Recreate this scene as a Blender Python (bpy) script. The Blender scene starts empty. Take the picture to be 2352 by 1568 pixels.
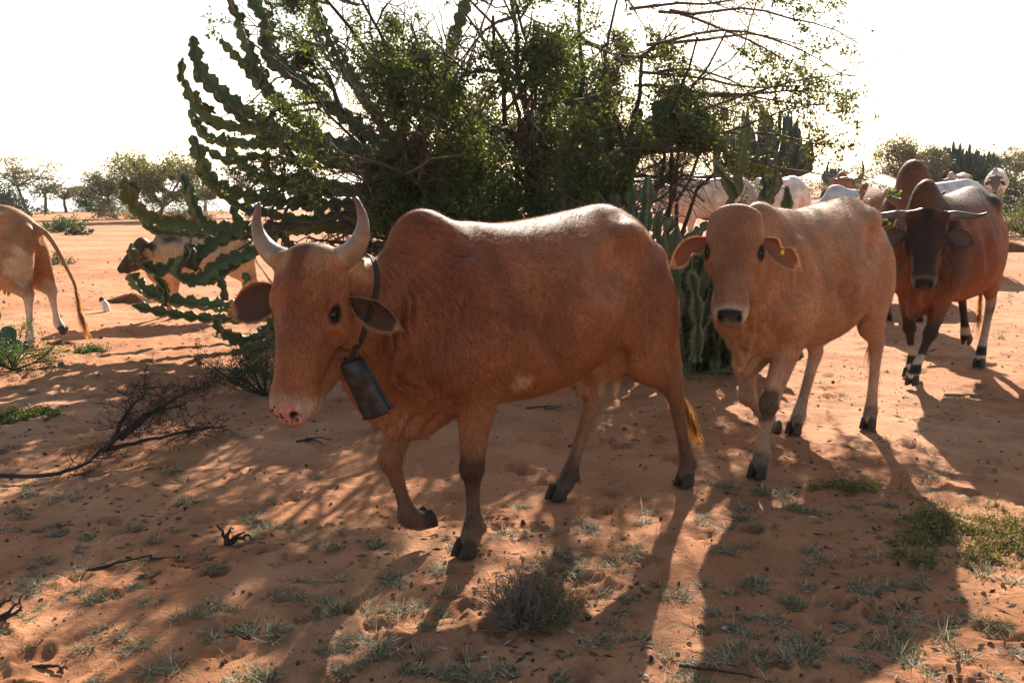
import bpy, math, random
import numpy as np
from mathutils import Vector, Matrix, noise as mnoise

R = math.radians
rng = np.random.default_rng(7)
random.seed(7)
scene = bpy.context.scene
col = scene.collection

# ---------------------------------------------------------------- camera
CAM_H, FOC, HOR = 1.45, 2287.0, 430.0          # eye height (m), focal length and horizon row on a 2352 x 1568 frame
PITCH = math.atan((784 - HOR) / FOC)
cam_data = bpy.data.cameras.new('camera')
cam_data.sensor_width = 36.0
cam_data.lens = 36.0 * FOC / 2352.0
cam_data.clip_start = 0.05
cam_data.clip_end = 9000
cam = bpy.data.objects.new('camera', cam_data)
cam.location = (0, 0, CAM_H)
cam.rotation_euler = (math.pi / 2 - PITCH, 0, 0)
col.objects.link(cam)
scene.camera = cam

# ---------------------------------------------------------------- light
SUN_EL, SUN_AZ = R(27.0), R(12.0)              # azimuth clockwise from +Y
world = bpy.data.worlds.new('World')
scene.world = world
world.use_nodes = True
wn = world.node_tree.nodes
wl = world.node_tree.links
wn.clear()
sky = wn.new('ShaderNodeTexSky')
sky.sky_type = 'NISHITA'
sky.sun_disc = False
sky.sun_elevation = SUN_EL
sky.sun_rotation = SUN_AZ
sky.air_density = 1.0
sky.dust_density = 0.6
sky.ozone_density = 2.0
bg = wn.new('ShaderNodeBackground')
bg.inputs['Strength'].default_value = 0.070
wo = wn.new('ShaderNodeOutputWorld')
tint = wn.new('ShaderNodeVectorMath')
tint.operation = 'MULTIPLY'
tint.inputs[1].default_value = (1.20, 1.0, 0.78)      # the photograph's warm white balance
wl.new(sky.outputs[0], tint.inputs[0])
wl.new(tint.outputs[0], bg.inputs[0])
wl.new(bg.outputs[0], wo.inputs[0])

sun_data = bpy.data.lights.new('sun', 'SUN')
sun_data.energy = 5.0
sun_data.angle = R(0.5)
sun_data.color = (1.0, 0.90, 0.76)
sun = bpy.data.objects.new('sun', sun_data)
sdir = Vector((math.sin(SUN_AZ) * math.cos(SUN_EL), math.cos(SUN_AZ) * math.cos(SUN_EL), math.sin(SUN_EL)))
sun.rotation_euler = (-sdir).to_track_quat('-Z', 'Y').to_euler()
sun.location = sdir * 60
col.objects.link(sun)

vs = scene.view_settings
vs.view_transform = 'Standard'
vs.look = 'None'
vs.exposure = 1.66
vs.gamma = 1.0
vs.use_curve_mapping = False
scene.render.engine = 'CYCLES'
cy = scene.cycles
cy.use_denoising = True
cy.max_bounces = 8
cy.diffuse_bounces = 4
cy.glossy_bounces = 2
cy.transmission_bounces = 4
cy.transparent_max_bounces = 8
cy.volume_bounces = 0
cy.caustics_reflective = False
cy.caustics_refractive = False

# ---------------------------------------------------------------- helpers
def lin(c):
    return tuple(x / 12.92 if x <= 0.04045 else ((x + 0.055) / 1.055) ** 2.4 for x in c)

_fw = np.array([0, math.cos(PITCH), -math.sin(PITCH)])
_up = np.array([0, math.sin(PITCH), math.cos(PITCH)])
_rt = np.array([1.0, 0, 0])
EYE = np.array([0, 0, CAM_H])

def ray(x, y):
    d = _fw * FOC + _rt * (x - 1176) + _up * (784 - y)
    return d / np.linalg.norm(d)

def at(x, y, Y):
    """the point of the place seen at (x, y), standing Y metres down the field"""
    d = ray(x, y)
    return EYE + d * (Y / d[1])

def mesh_obj(name, verts, faces, mat=None, parent=None, smooth=True, colors=None, fmat=None, mats=None):
    """faces: (n,3) or (n,4) int array or list of such arrays"""
    me = bpy.data.meshes.new(name)
    verts = np.asarray(verts, np.float32).reshape(-1, 3)
    if not isinstance(faces, (list, tuple)):
        faces = [faces]
    faces = [np.asarray(f, np.int32) for f in faces if len(f)]
    nl = sum(f.size for f in faces)
    nf = sum(len(f) for f in faces)
    me.vertices.add(len(verts))
    me.vertices.foreach_set('co', verts.ravel())
    me.loops.add(nl)
    me.loops.foreach_set('vertex_index', np.concatenate([f.ravel() for f in faces]))
    me.polygons.add(nf)
    tot = np.concatenate([np.full(len(f), f.shape[1], np.int32) for f in faces])
    st = np.concatenate([[0], np.cumsum(tot)[:-1]]).astype(np.int32)
    me.polygons.foreach_set('loop_start', st)
    me.polygons.foreach_set('loop_total', tot)
    me.polygons.foreach_set('use_smooth', np.full(nf, smooth, bool))
    if mats:
        for m in mats:
            me.materials.append(m)
        if fmat is not None:
            me.polygons.foreach_set('material_index', np.asarray(fmat, np.int32))
    elif mat:
        me.materials.append(mat)
    me.update(calc_edges=True)
    if colors is not None:
        a = me.color_attributes.new('tint', 'FLOAT_COLOR', 'POINT')
        c = np.ones((len(verts), 4), np.float32)
        c[:, :3] = colors
        a.data.foreach_set('color', c.ravel())
    o = bpy.data.objects.new(name, me)
    col.objects.link(o)
    if parent:
        o.parent = parent
    return o

def empty(name, loc=(0, 0, 0), rz=0.0, scale=1.0):
    o = bpy.data.objects.new(name, None)
    o.empty_display_size = 0.2
    o.location = loc
    o.rotation_euler = (0, 0, rz)
    o.scale = (scale,) * 3
    col.objects.link(o)
    return o

def tag(o, label=None, cat=None, group=None, kind=None):
    if label: o['label'] = label
    if cat: o['category'] = cat
    if group: o['group'] = group
    if kind: o['kind'] = kind
    return o

class Geo:
    """collects triangles and quads"""
    def __init__(s):
        s.v, s.f3, s.f4, s.c, s.n = [], [], [], [], 0
    def add(s, v, f3=None, f4=None, c=None):
        v = np.asarray(v, np.float32).reshape(-1, 3)
        s.v.append(v)
        if f3 is not None and len(f3): s.f3.append(np.asarray(f3, np.int32) + s.n)
        if f4 is not None and len(f4): s.f4.append(np.asarray(f4, np.int32) + s.n)
        cc = np.ones((len(v), 3), np.float32)
        if c is not None: cc[:] = c
        s.c.append(cc)
        s.n += len(v)
    def build(s, name, mat, parent=None, smooth=True):
        fs = []
        if s.f3: fs.append(np.concatenate(s.f3))
        if s.f4: fs.append(np.concatenate(s.f4))
        return mesh_obj(name, np.concatenate(s.v), fs, mat, parent, smooth, np.concatenate(s.c))

def unit(v):
    v = np.asarray(v, float)
    return v / (np.linalg.norm(v, axis=-1, keepdims=True) + 1e-9)

def frames(P):
    """parallel-transport frames along a polyline"""
    T = np.gradient(P, axis=0)
    T = unit(T)
    ref = np.array([0, 0, 1.0]) if abs(T[0, 2]) < 0.9 else np.array([1.0, 0, 0])
    U = np.zeros_like(P)
    u = unit(np.cross(np.cross(T[0], ref), T[0]))
    for i in range(len(P)):
        u = unit(u - T[i] * (u @ T[i]))
        U[i] = u
    return T, U, np.cross(T, U)

def tube(geo, P, rad, sides=5, c=None, cap=True):
    P = np.asarray(P, float)
    rad = np.broadcast_to(np.asarray(rad, float), (len(P),))
    if sides <= 4:                                     # thin twigs: a cheap fixed frame will do
        T = np.empty_like(P); T[:-1] = P[1:] - P[:-1]; T[-1] = T[-2]
        ref = np.array([.31, .17, .93]) if abs(T[0, 2]) < .8 * np.abs(T[0]).sum() else np.array([.9, .4, .1])
        U = np.cross(T, ref); U /= np.sqrt((U * U).sum(1, keepdims=True)) + 1e-12
        S = np.cross(T, U); S /= np.sqrt((S * S).sum(1, keepdims=True)) + 1e-12
    else:
        T, U, S = frames(P)
    a = np.arange(sides) * 2 * math.pi / sides
    V = P[:, None] + rad[:, None, None] * (np.cos(a)[None, :, None] * U[:, None] + np.sin(a)[None, :, None] * S[:, None])
    n = len(P)
    i = np.arange(n - 1)[:, None] * sides
    j = np.arange(sides)[None]
    k = (j + 1) % sides
    q = np.stack([i + j, i + k, i + sides + k, i + sides + j], -1).reshape(-1, 4)
    cc = None
    if c is not None:
        c = np.asarray(c, float)
        cc = np.repeat(c, sides, 0) if c.ndim == 2 else c
    f3 = []
    if cap:
        f3 = [[0, sides - 1 - t, sides - 2 - t] for t in range(sides - 2)] + [[(n - 1) * sides, (n - 1) * sides + t + 1, (n - 1) * sides + t + 2] for t in range(sides - 2)]
    geo.add(V.reshape(-1, 3), f3, q, cc)

def spline(P, m):
    """Catmull-Rom through the rows of P, m samples per span"""
    P = np.asarray(P, float)
    Q = np.concatenate([[2 * P[0] - P[1]], P, [2 * P[-1] - P[-2]]])
    out = []
    for i in range(1, len(Q) - 2):
        t = np.linspace(0, 1, m, endpoint=False)[:, None]
        a, b, c_, d = Q[i - 1], Q[i], Q[i + 1], Q[i + 2]
        out.append(0.5 * (2 * b + (c_ - a) * t + (2 * a - 5 * b + 4 * c_ - d) * t ** 2 + (3 * b - a - 3 * c_ + d) * t ** 3))
    out.append(P[-1:])
    return np.concatenate(out)

def vnoise(x, y, seed=0):
    """smooth 2-D value noise in -1..1"""
    x = np.asarray(x, float); y = np.asarray(y, float)
    xi = np.floor(x).astype(np.int64); yi = np.floor(y).astype(np.int64)
    xf = x - xi; yf = y - yi
    xf = xf * xf * (3 - 2 * xf); yf = yf * yf * (3 - 2 * yf)
    def h(a, b):
        n = (a * 374761393 + b * 668265263 + seed * 974634777) & 0x7fffffff
        n = ((n ^ (n >> 13)) * 1274126177) & 0x7fffffff
        n = (n ^ (n >> 16)) & 0x7fffffff
        return (n % 65536) / 32768.0 - 1
    a = h(xi, yi); b = h(xi + 1, yi); c = h(xi, yi + 1); d = h(xi + 1, yi + 1)
    return (a * (1 - xf) + b * xf) * (1 - yf) + (c * (1 - xf) + d * xf) * yf

def fbm(x, y, oct=4, seed=0):
    s = 0; a = 1; t = 0
    for i in range(oct):
        s = s + a * vnoise(x * 2 ** i + 17.3 * i, y * 2 ** i - 9.1 * i, seed + i); t += a; a *= 0.5
    return s / t

def sstep(x, a, b):
    t = np.clip((x - a) / (b - a), 0, 1)
    return t * t * (3 - 2 * t)

# ---------------------------------------------------------------- materials
def new_mat(name):
    m = bpy.data.materials.new(name)
    m.use_nodes = True
    nt = m.node_tree
    nt.nodes.clear()
    return m, nt.nodes, nt.links

def N(nodes, t, **kw):
    n = nodes.new(t)
    for k, v in kw.items():
        if k.startswith('i_'):
            n.inputs[k[2:].replace('_', ' ')].default_value = v
        else:
            setattr(n, k, v)
    return n

def plain(name, c, rough=0.7, spec=0.3, bump=0.0, bscale=60, var=0.25, metallic=0.0, attr=True, sheen=0.0, coord='Object', vscale=None):
    """principled material; vertex tint x base colour, broken up by noise"""
    m, n, l = new_mat(name)
    out = N(n, 'ShaderNodeOutputMaterial'); b = N(n, 'ShaderNodeBsdfPrincipled')
    l.new(b.outputs[0], out.inputs[0])
    tc = N(n, 'ShaderNodeTexCoord')
    nz = N(n, 'ShaderNodeTexNoise'); nz.inputs['Scale'].default_value = vscale or bscale * 0.25; nz.inputs['Detail'].default_value = 5
    l.new(tc.outputs[coord], nz.inputs['Vector'])
    mr = N(n, 'ShaderNodeMapRange'); mr.inputs['From Min'].default_value = 0.25; mr.inputs['From Max'].default_value = 0.75
    mr.inputs['To Min'].default_value = 1 - var; mr.inputs['To Max'].default_value = 1 + var
    l.new(nz.outputs['Fac'], mr.inputs['Value'])
    mx = N(n, 'ShaderNodeVectorMath', operation='SCALE')
    if attr:
        at_ = N(n, 'ShaderNodeAttribute', attribute_name='tint')
        mm = N(n, 'ShaderNodeVectorMath', operation='MULTIPLY'); mm.inputs[1].default_value = c[:3]
        l.new(at_.outputs['Color'], mm.inputs[0]); l.new(mm.outputs[0], mx.inputs[0])
    else:
        mx.inputs[0].default_value = c[:3]
    l.new(mr.outputs[0], mx.inputs['Scale'])
    l.new(mx.outputs[0], b.inputs['Base Color'])
    b.inputs['Roughness'].default_value = rough
    b.inputs['Specular IOR Level'].default_value = spec
    b.inputs['Metallic'].default_value = metallic
    b.inputs['Sheen Weight'].default_value = sheen
    if bump:
        bz = N(n, 'ShaderNodeTexNoise'); bz.inputs['Scale'].default_value = bscale; bz.inputs['Detail'].default_value = 6
        l.new(tc.outputs[coord], bz.inputs['Vector'])
        bp = N(n, 'ShaderNodeBump'); bp.inputs['Strength'].default_value = bump; bp.inputs['Distance'].default_value = 0.01
        l.new(bz.outputs['Fac'], bp.inputs['Height']); l.new(bp.outputs[0], b.inputs['Normal'])
    return m

def leafy(name, c, trans=0.45, rough=0.55, tscale=(1.3, 1.25, 0.5), spec=0.35):
    """thin leaf: diffuse + gloss in front, light shining through from behind"""
    m, n, l = new_mat(name)
    out = N(n, 'ShaderNodeOutputMaterial'); b = N(n, 'ShaderNodeBsdfPrincipled')
    at_ = N(n, 'ShaderNodeAttribute', attribute_name='tint')
    mm = N(n, 'ShaderNodeVectorMath', operation='MULTIPLY'); mm.inputs[1].default_value = c[:3]
    l.new(at_.outputs['Color'], mm.inputs[0])
    l.new(mm.outputs[0], b.inputs['Base Color'])
    b.inputs['Roughness'].default_value = rough; b.inputs['Specular IOR Level'].default_value = spec
    t = N(n, 'ShaderNodeBsdfTranslucent')
    m2 = N(n, 'ShaderNodeVectorMath', operation='MULTIPLY'); m2.inputs[1].default_value = tscale
    l.new(mm.outputs[0], m2.inputs[0]); l.new(m2.outputs[0], t.inputs['Color'])
    mix = N(n, 'ShaderNodeMixShader'); mix.inputs[0].default_value = trans
    l.new(b.outputs[0], mix.inputs[1]); l.new(t.outputs[0], mix.inputs[2]); l.new(mix.outputs[0], out.inputs[0])
    return m
# ---------------------------------------------------------------- lie of the land
def gz(x, y):
    """broad height of the ground: rises to the right and behind, falls away beyond the crest on the left"""
    x = np.asarray(x, float); y = np.asarray(y, float)
    yy = np.maximum(y, 1.0)
    right = sstep(x / yy, -.28, .08)
    rise = np.where(y < 10, 0, np.where(y < 45, .026 * (y - 10) ** 1.0, .91 + 1.6 * (1 - np.exp(-(y - 45) / 70.0))))
    rise = rise * sstep(y, 8, 16)
    left = 1 - right
    fall = -np.clip((y - 62) * .045, 0, 130)
    far = -np.clip((y - 160) * .045, 0, 130)
    return right * rise + left * fall + right * far
# ---------------------------------------------------------------- ground
FEET = []                                          # where the near animals stand: the sand lies level there
for ox, oy, hd, sc, pts in ((.246, 4.337, -137.7, 1, ((.7, .13), (.75, -.11), (-.69, .13), (-.08, -.14))),
                            (1.786, 5.66, -132, 1.02, ((.955, .13), (.25, -.14), (-.39, .13), (.02, -.14))),
                            (3.53, 7.88, -131, 1.06, ((.95, .02), (.55, -.12), (-.2, .14), (-.79, -.13))),
                            (4.33, 11.62, -94, 1.16, ((.74, .13), (.67, -.13), (-.31, .13), (-.51, -.13))),
                            (-4.80, 9.08, 178, .94, ((.7, .13), (.8, -.13), (-.43, .13), (-.68, -.13))),
                            (-3.36, 11.4, -160, .72, ((.7, .13), (.82, -.13), (-.51, .13), (-.31, -.13)))):
    c_, s_ = math.cos(R(hd)) * sc, math.sin(R(hd)) * sc
    for a, b in pts: FEET.append((ox + a * c_ - b * s_, oy + a * s_ + b * c_))
FEET = np.array(FEET)
_pr = np.random.default_rng(21)
PRINTS = []
for _ in range(800):
    PRINTS.append((_pr.uniform(-4.5, 5.5), 2.0 + 8.5 * _pr.random() ** 1.2, _pr.uniform(0, 6.28), _pr.uniform(.75, 1.25), _pr.uniform(.008, .026)))

def relief(x, y, prints=True):
    x = np.asarray(x, float); y = np.asarray(y, float)
    near = 1 - sstep(np.hypot(x, y), 25, 60)
    z = .030 * fbm(x * .45, y * .45, 3, 3) + .016 * fbm(x * 1.7, y * 1.7, 3, 9) + .015 * fbm(x * 6, y * 6, 3, 14) + .0065 * fbm(x * 19, y * 19, 2, 30)
    z = z + .010 * np.clip(fbm(x * 3.1, y * 3.1, 3, 44) - .25, 0, 1) * 3 * np.clip(fbm(x * 13, y * 13, 2, 51), 0, 1)
    lev = np.ones_like(x)
    m = np.hypot(x, y) < 14
    if np.any(m):
        xm, ym = x[m], y[m]
        zz = np.zeros(len(xm))
        for px, py, an, sc, dp in (PRINTS if prints else ()):
            k = (np.abs(xm - px) < .14) & (np.abs(ym - py) < .14)
            if not k.any(): continue
            u = ((xm[k] - px) * math.cos(an) + (ym[k] - py) * math.sin(an)) / sc
            v = (-(xm[k] - px) * math.sin(an) + (ym[k] - py) * math.cos(an)) / sc
            d = np.minimum(np.hypot(u / 1.25, (v - .026) * 1.7), np.hypot(u / 1.25, (v + .026) * 1.7))
            zz[k] += -dp * (1 - sstep(d, .030, .055)) + dp * .55 * np.exp(-((d - .068) / .018) ** 2)
        z[m] += zz
        lv = np.ones(len(xm))
        for fx, fy in FEET: lv = np.minimum(lv, sstep(np.hypot(xm - fx, ym - fy), .06, .40))
        lev[m] = lv
    return z * near * lev

def build_ground():
    r = np.concatenate([np.geomspace(.25, 1.9, 24, endpoint=False), np.geomspace(1.9, 13, 340, endpoint=False), np.geomspace(13, 60, 90, endpoint=False), np.geomspace(60, 5000, 60)])
    t = np.concatenate([np.linspace(R(-38), R(38), 470, endpoint=False), np.linspace(R(38), R(322), 70, endpoint=False)])
    nr, nt = len(r), len(t)
    RR, TT = np.meshgrid(r, t, indexing='ij')
    X = RR * np.sin(TT); Y = RR * np.cos(TT)
    Z = gz(X, Y) + relief(X.ravel(), Y.ravel()).reshape(X.shape)
    V = np.stack([X, Y, Z], -1).reshape(-1, 3)
    V = np.concatenate([V, [[0, 0, 0]]])
    i = np.arange(nr - 1)[:, None] * nt; j = np.arange(nt)[None]; k = (j + 1) % nt
    q = np.stack([i + j, i + nt + j, i + nt + k, i + k], -1).reshape(-1, 4)
    c = np.stack([np.arange(nt), (np.arange(nt) + 1) % nt, np.full(nt, nr * nt)], 1)
    m, n, l = new_mat('red_sand')
    out = N(n, 'ShaderNodeOutputMaterial'); b = N(n, 'ShaderNodeBsdfPrincipled'); l.new(b.outputs[0], out.inputs[0])
    tc = N(n, 'ShaderNodeTexCoord')
    def noise(sc, det=5, rough=.55, dist=0.0):
        z = N(n, 'ShaderNodeTexNoise'); z.inputs['Scale'].default_value = sc; z.inputs['Detail'].default_value = det; z.inputs['Roughness'].default_value = rough; z.inputs['Distortion'].default_value = dist
        l.new(tc.outputs['Object'], z.inputs['Vector']); return z
    def ramp(src, stops):
        rp = N(n, 'ShaderNodeValToRGB'); l.new(src.outputs['Fac'], rp.inputs[0])
        e = rp.color_ramp.elements
        while len(e) < len(stops): e.new(.5)
        for el, (p_, c_) in zip(e, stops): el.position = p_; el.color = (*c_, 1)
        return rp
    big = noise(.55, 6, .6, .6); mid = noise(3.2, 6, .62); fine = noise(42, 6, .7); grain = noise(330, 3, .6)
    r1 = ramp(big, [(.28, (.34, .132, .058)), (.48, (.42, .190, .095)), (.70, (.50, .265, .150))])
    r2 = ramp(mid, [(.30, (.66, .62, .60)), (.5, (1, 1, 1)), (.72, (1.18, 1.16, 1.14))])
    r3 = ramp(fine, [(.28, (.55, .52, .5)), (.45, (.98, .98, .98)), (.75, (1.15, 1.14, 1.12))])
    m1 = N(n, 'ShaderNodeMix', data_type='RGBA', blend_type='MULTIPLY'); m1.inputs['Factor'].default_value = .75
    m2 = N(n, 'ShaderNodeMix', data_type='RGBA', blend_type='MULTIPLY'); m2.inputs['Factor'].default_value = .55
    l.new(r1.outputs[0], m1.inputs[6]); l.new(r2.outputs[0], m1.inputs[7]); l.new(m1.outputs[2], m2.inputs[6]); l.new(r3.outputs[0], m2.inputs[7])
    l.new(m2.outputs[2], b.inputs['Base Color'])
    b.inputs['Roughness'].default_value = .95; b.inputs['Specular IOR Level'].default_value = .08
    bp = N(n, 'ShaderNodeBump'); bp.inputs['Strength'].default_value = .75; bp.inputs['Distance'].default_value = .016
    bp2 = N(n, 'ShaderNodeBump'); bp2.inputs['Strength'].default_value = .35; bp2.inputs['Distance'].default_value = .003
    l.new(fine.outputs['Fac'], bp.inputs['Height']); l.new(grain.outputs['Fac'], bp2.inputs['Height']); l.new(bp.outputs[0], bp2.inputs['Normal']); l.new(bp2.outputs[0], b.inputs['Normal'])
    o = mesh_obj('ground', V, [q, c], m)
    tag(o, kind='structure')
build_ground()

_gx = np.arange(-9, 9.01, .06); _gy = np.arange(1.2, 22, .06)
_gr = relief(np.repeat(_gx, len(_gy)), np.tile(_gy, len(_gx)), False).reshape(len(_gx), len(_gy))
def gzz(x, y):
    u = (x + 9) / .06; v = (y - 1.2) / .06
    i, j = int(u), int(v)
    r_ = 0.0
    if 0 <= i < len(_gx) - 1 and 0 <= j < len(_gy) - 1 and u >= 0 and v >= 0:
        u -= i; v -= j
        r_ = (_gr[i, j] * (1 - u) + _gr[i + 1, j] * u) * (1 - v) + (_gr[i, j + 1] * (1 - u) + _gr[i + 1, j + 1] * u) * v
    return float(gz(x, y)) + float(r_)

def spot(x, y):
    """ground point seen at (x, y) of the frame"""
    d = ray(x, y)
    t = -EYE[2] / d[2] if d[2] < -1e-4 else 400
    p = EYE + d * t
    for _ in range(5 if p[1] > 9 else 0):
        t = (gz(p[0], p[1]) - EYE[2]) / d[2]
        p = EYE + d * t
    return np.array([p[0], p[1], gzz(p[0], p[1])])

# far blue hills beyond the valley
def build_hills():
    for i, (x0, x1, y, h, sd) in enumerate(((-2600, 1500, 2300, 75, 1), (-4600, 4600, 4000, 118, 2))):
        n_ = 160
        xs = np.linspace(x0, x1, n_)
        rows = []
        for k, f in enumerate((0, .55, .85, 1.0, .85, .5, 0)):
            z = -140 + f * h * (1.0 + .5 * fbm(xs / 700, np.full(n_, k * .15), 4, 60 + sd))
            rows.append(np.stack([xs + 20 * k, np.full(n_, y + k * 110.0), z], 1))
        V = np.concatenate(rows); nr = len(rows)
        a = np.arange(nr - 1)[:, None] * n_; b_ = np.arange(n_ - 1)[None]
        q = np.stack([a + b_, a + b_ + 1, a + n_ + b_ + 1, a + n_ + b_], -1).reshape(-1, 4)
        o = mesh_obj('hills', V, q, plain('hill_scrub', (.10, .11, .07), .95, .05, 0, .05, .3, attr=False, vscale=.01))
        tag(o, kind='structure')
build_hills()
# ---------------------------------------------------------------- plants
M_BARK = plain('grey_bark', (.115, .088, .070), .9, .15, .5, 40, .35, attr=False)
M_BARK_D = plain('dark_bark', (.060, .044, .036), .9, .15, .5, 40, .35, attr=False)
M_FARBARK = plain('reddish_bark', (.13, .085, .062), .9, .1, 0, 12, .3, attr=False)
M_LEAF = leafy('small_leaves', (1, 1, 1), .42)
M_FAR_LEAF = leafy('far_leaves', (1, 1, 1), .25)
M_GRASS = leafy('grass_blades', (1, 1, 1), .30, .7, (1.1, 1.05, .7))

def branch_path(p, d, L, n, wander, pull, g):
    pts = [np.array(p, float)]
    d = unit(d)
    for _ in range(n):
        d = unit(d + g.normal(0, wander, 3) + np.asarray(pull))
        pts.append(pts[-1] + d * L / n)
    return np.array(pts), d

def leaf_quads(P, Nn, size, g, cols, asp=.55):
    """small leaf faces at P; Nn preferred normals or None"""
    n = len(P)
    a = unit(g.normal(0, 1, (n, 3)))
    b = unit(np.cross(a, g.normal(0, 1, (n, 3))))
    s = np.asarray(size).reshape(-1, 1) * g.uniform(.6, 1.3, (n, 1))
    V = np.stack([P - b * s * asp * .2, P + a * s * .5 + b * s * asp * .5, P + a * s, P + a * s * .5 - b * s * asp * .5], 1).reshape(-1, 3)
    q = np.arange(n * 4).reshape(-1, 4)
    return V, q, np.repeat(cols, 4, 0)

def palette(g, n, cols, w=None, var=.25):
    c = np.array(cols)[g.choice(len(cols), n, p=w)]
    return c * g.uniform(1 - var, 1 + var, (n, 1))

# ---- the big thorn tree
def build_thorn_tree():
    g = np.random.default_rng(42)
    root = empty('thorn_tree', (.30, 9.5, gzz(.30, 9.5)))
    tag(root, 'dense small-leaved thorn tree with many dark stems behind the belled cow', 'tree')
    trunk = Geo(); br = Geo()
    tips = []
    CX, CZ, RX, RY, RZ = -.40, 2.25, 2.30, 1.55, 1.85
    def inside(q, grow=1.0):
        lump = .11 * math.sin(q[0] * 2.9 + 1.2) + .10 * math.sin(q[2] * 3.7 + q[0] * 1.3) + .05 * math.sin(q[0] * 7.1 - q[2] * 5.3 + q[1] * 4)
        return ((q[0] - CX) / RX) ** 2 + (q[1] / RY) ** 2 + ((q[2] - CZ) / RZ) ** 2 < ((1 + lump) * grow) ** 2
    stems = []
    NS = 34
    for i in range(NS):                                # each stem aims at its own part of the crown
        u = (i + .5) / NS
        tx = -2.5 + 4.3 * u + g.normal(0, .15)
        ty = 1.15 * math.sin(i * 2.4) + g.normal(0, .15)
        tz = 1.75 + 2.0 * ((i * 7) % 10) / 10 * (1 - .35 * abs((tx - CX) / 2.2) ** 2) + g.normal(0, .12)
        fx = np.clip(tx * .5 + .25, -.9, 1.0) + g.normal(0, .12); fy = ty * .3 + g.normal(0, .12)
        stems.append((fx, fy, np.array([tx, ty, tz]), g.uniform(.022, .055)))
    def twig(p, d, L, r, lev):
        if not inside(p): return
        n = 5 if lev < 2 else 4
        pull = (0, 0, .01) if lev < 2 else (0, 0, -.035)
        P, dd = branch_path(p, d, L, n, .21 if lev < 2 else .27, pull, g)
        tube(br, P, np.linspace(r, r * .42, n + 1), 4 if lev < 2 else 3, None, False)
        if lev >= 3:
            tips.append(P)
            return
        for i in range((0, 6, 6)[lev]):
            t = g.uniform(.22, 1.0) * n
            j = min(int(t), n - 1)
            q = P[j] + (P[j + 1] - P[j]) * (t - j)
            out = unit(np.array([q[0] - CX, q[1] * 1.2, .1 * (q[2] - 1.6)]))
            nd = unit(unit(P[j + 1] - P[j]) * .6 + g.normal(0, .58, 3) + out * .22)
            twig(q, nd, L * g.uniform(.42, .75), max(r * .5, .0030), lev + 1)
        tips.append(P[-2:])
    for fx, fy, tg, r in stems:
        f0 = np.array([fx, fy, -.05])
        P = spline(np.array([f0, f0 * .75 + tg * .25 + np.array([0, 0, .25]) + g.normal(0, .08, 3), f0 * .35 + tg * .65 + np.array([0, 0, .15]) + g.normal(0, .14, 3), tg]), 3)
        P[1:] += g.normal(0, .03, P[1:].shape)
        tube(trunk, P, np.linspace(r, r * .3, 10), 7, None, False)
        for i in range(9):
            t = g.uniform(1.6, 9)
            j = min(int(t), 8)
            q = P[j] + (P[j + 1] - P[j]) * (t - j)
            out = unit(np.array([q[0] - CX, q[1] * 1.2, .1]))
            nd = unit(unit(P[j + 1] - P[j]) * .25 + g.normal(0, .55, 3) + out * .7)
            twig(q, nd, g.uniform(.5, 1.0), r * .40, 1)
    # long thin sprays reaching out of the crown, most of them to the right
    sprays = [(.9, -.3, 1.75, (1, -.1, .25), 2.0), (1.0, -.5, 1.75, (1, -.1, .1), 2.1), (1.0, -.2, 2.3, (1, 0, .2), 1.9), (.9, -.3, 2.7, (1, 0, .3), 2.1), (.8, .2, 3.1, (1, 0, .25), 2.2), (.7, .1, 3.4, (1, 0, .1), 2.4), (1.0, -.2, 2.0, (1, .1, .3), 2.2),
              (.9, 0, 2.5, (1, -.2, -.05), 2.0), (1.1, -.3, 3.0, (1, 0, 0), 2.0), (1.2, .3, 2.8, (1, .2, .4), 1.8), (.9, .4, 1.9, (1, .2, .1), 1.8), (1.3, -.2, 1.9, (1, -.1, .05), 1.6), (.9, -.1, 3.6, (1, 0, .3), 1.9), (1.1, .2, 2.2, (1, 0, .1), 2.2),
              (-1.9, -.3, 2.2, (-1, -.1, .15), .9), (-2.0, -.3, 2.7, (-1, 0, .3), .8), (-1.8, -.5, 1.7, (-1, -.2, .1), .9), (-1.7, 0, 3.1, (-1, 0, .3), .9), (-1.0, -.5, 1.3, (-.8, -.3, -.1), .9)]
    for _ in range(9):
        sprays.append((g.uniform(.5, 1.3), g.uniform(-.7, .5), g.uniform(2.3, 3.7), (1, g.normal(0, .25), g.uniform(-.05, .35)), g.uniform(1.2, 2.1)))
    spray_tips = []
    for x0, y0, z0, d, L in sprays:
        P, dd = branch_path((x0, y0, z0), np.array(d), L * .85, 8, .11, (0, 0, -.055), g)
        tube(br, P, np.linspace(.017, .004, 9), 4, None, False)
        for i in range(20):
            t = g.uniform(.4, 7.9); j = int(t)
            q = P[j] + (P[j + 1] - P[j]) * (t - j)
            nd = unit(unit(P[j + 1] - P[j]) * .7 + g.normal(0, .55, 3))
            P2, _ = branch_path(q, nd, g.uniform(.25, .65), 4, .25, (0, 0, -.05), g)
            tube(br, P2, np.linspace(.005, .002, 5), 3, None, False)
            spray_tips.append(P2)
            for k in range(2):
                P3, _ = branch_path(P2[g.integers(1, 5)], nd + g.normal(0, .6, 3), g.uniform(.1, .3), 3, .25, (0, 0, -.05), g)
                tube(br, P3, np.linspace(.003, .0015, 4), 3, None, False); spray_tips.append(P3)
    # leaves along the last twigs
    pts = []
    for P in tips:
        k = int(g.integers(38, 72)) if len(P) > 2 else 3
        t = g.random(k) * (len(P) - 1.001); j = t.astype(int)
        pts.append(P[j] + (P[j + 1] - P[j]) * (t - j)[:, None] + g.normal(0, .040, (k, 3)))
    pts = np.concatenate(pts)
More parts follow.
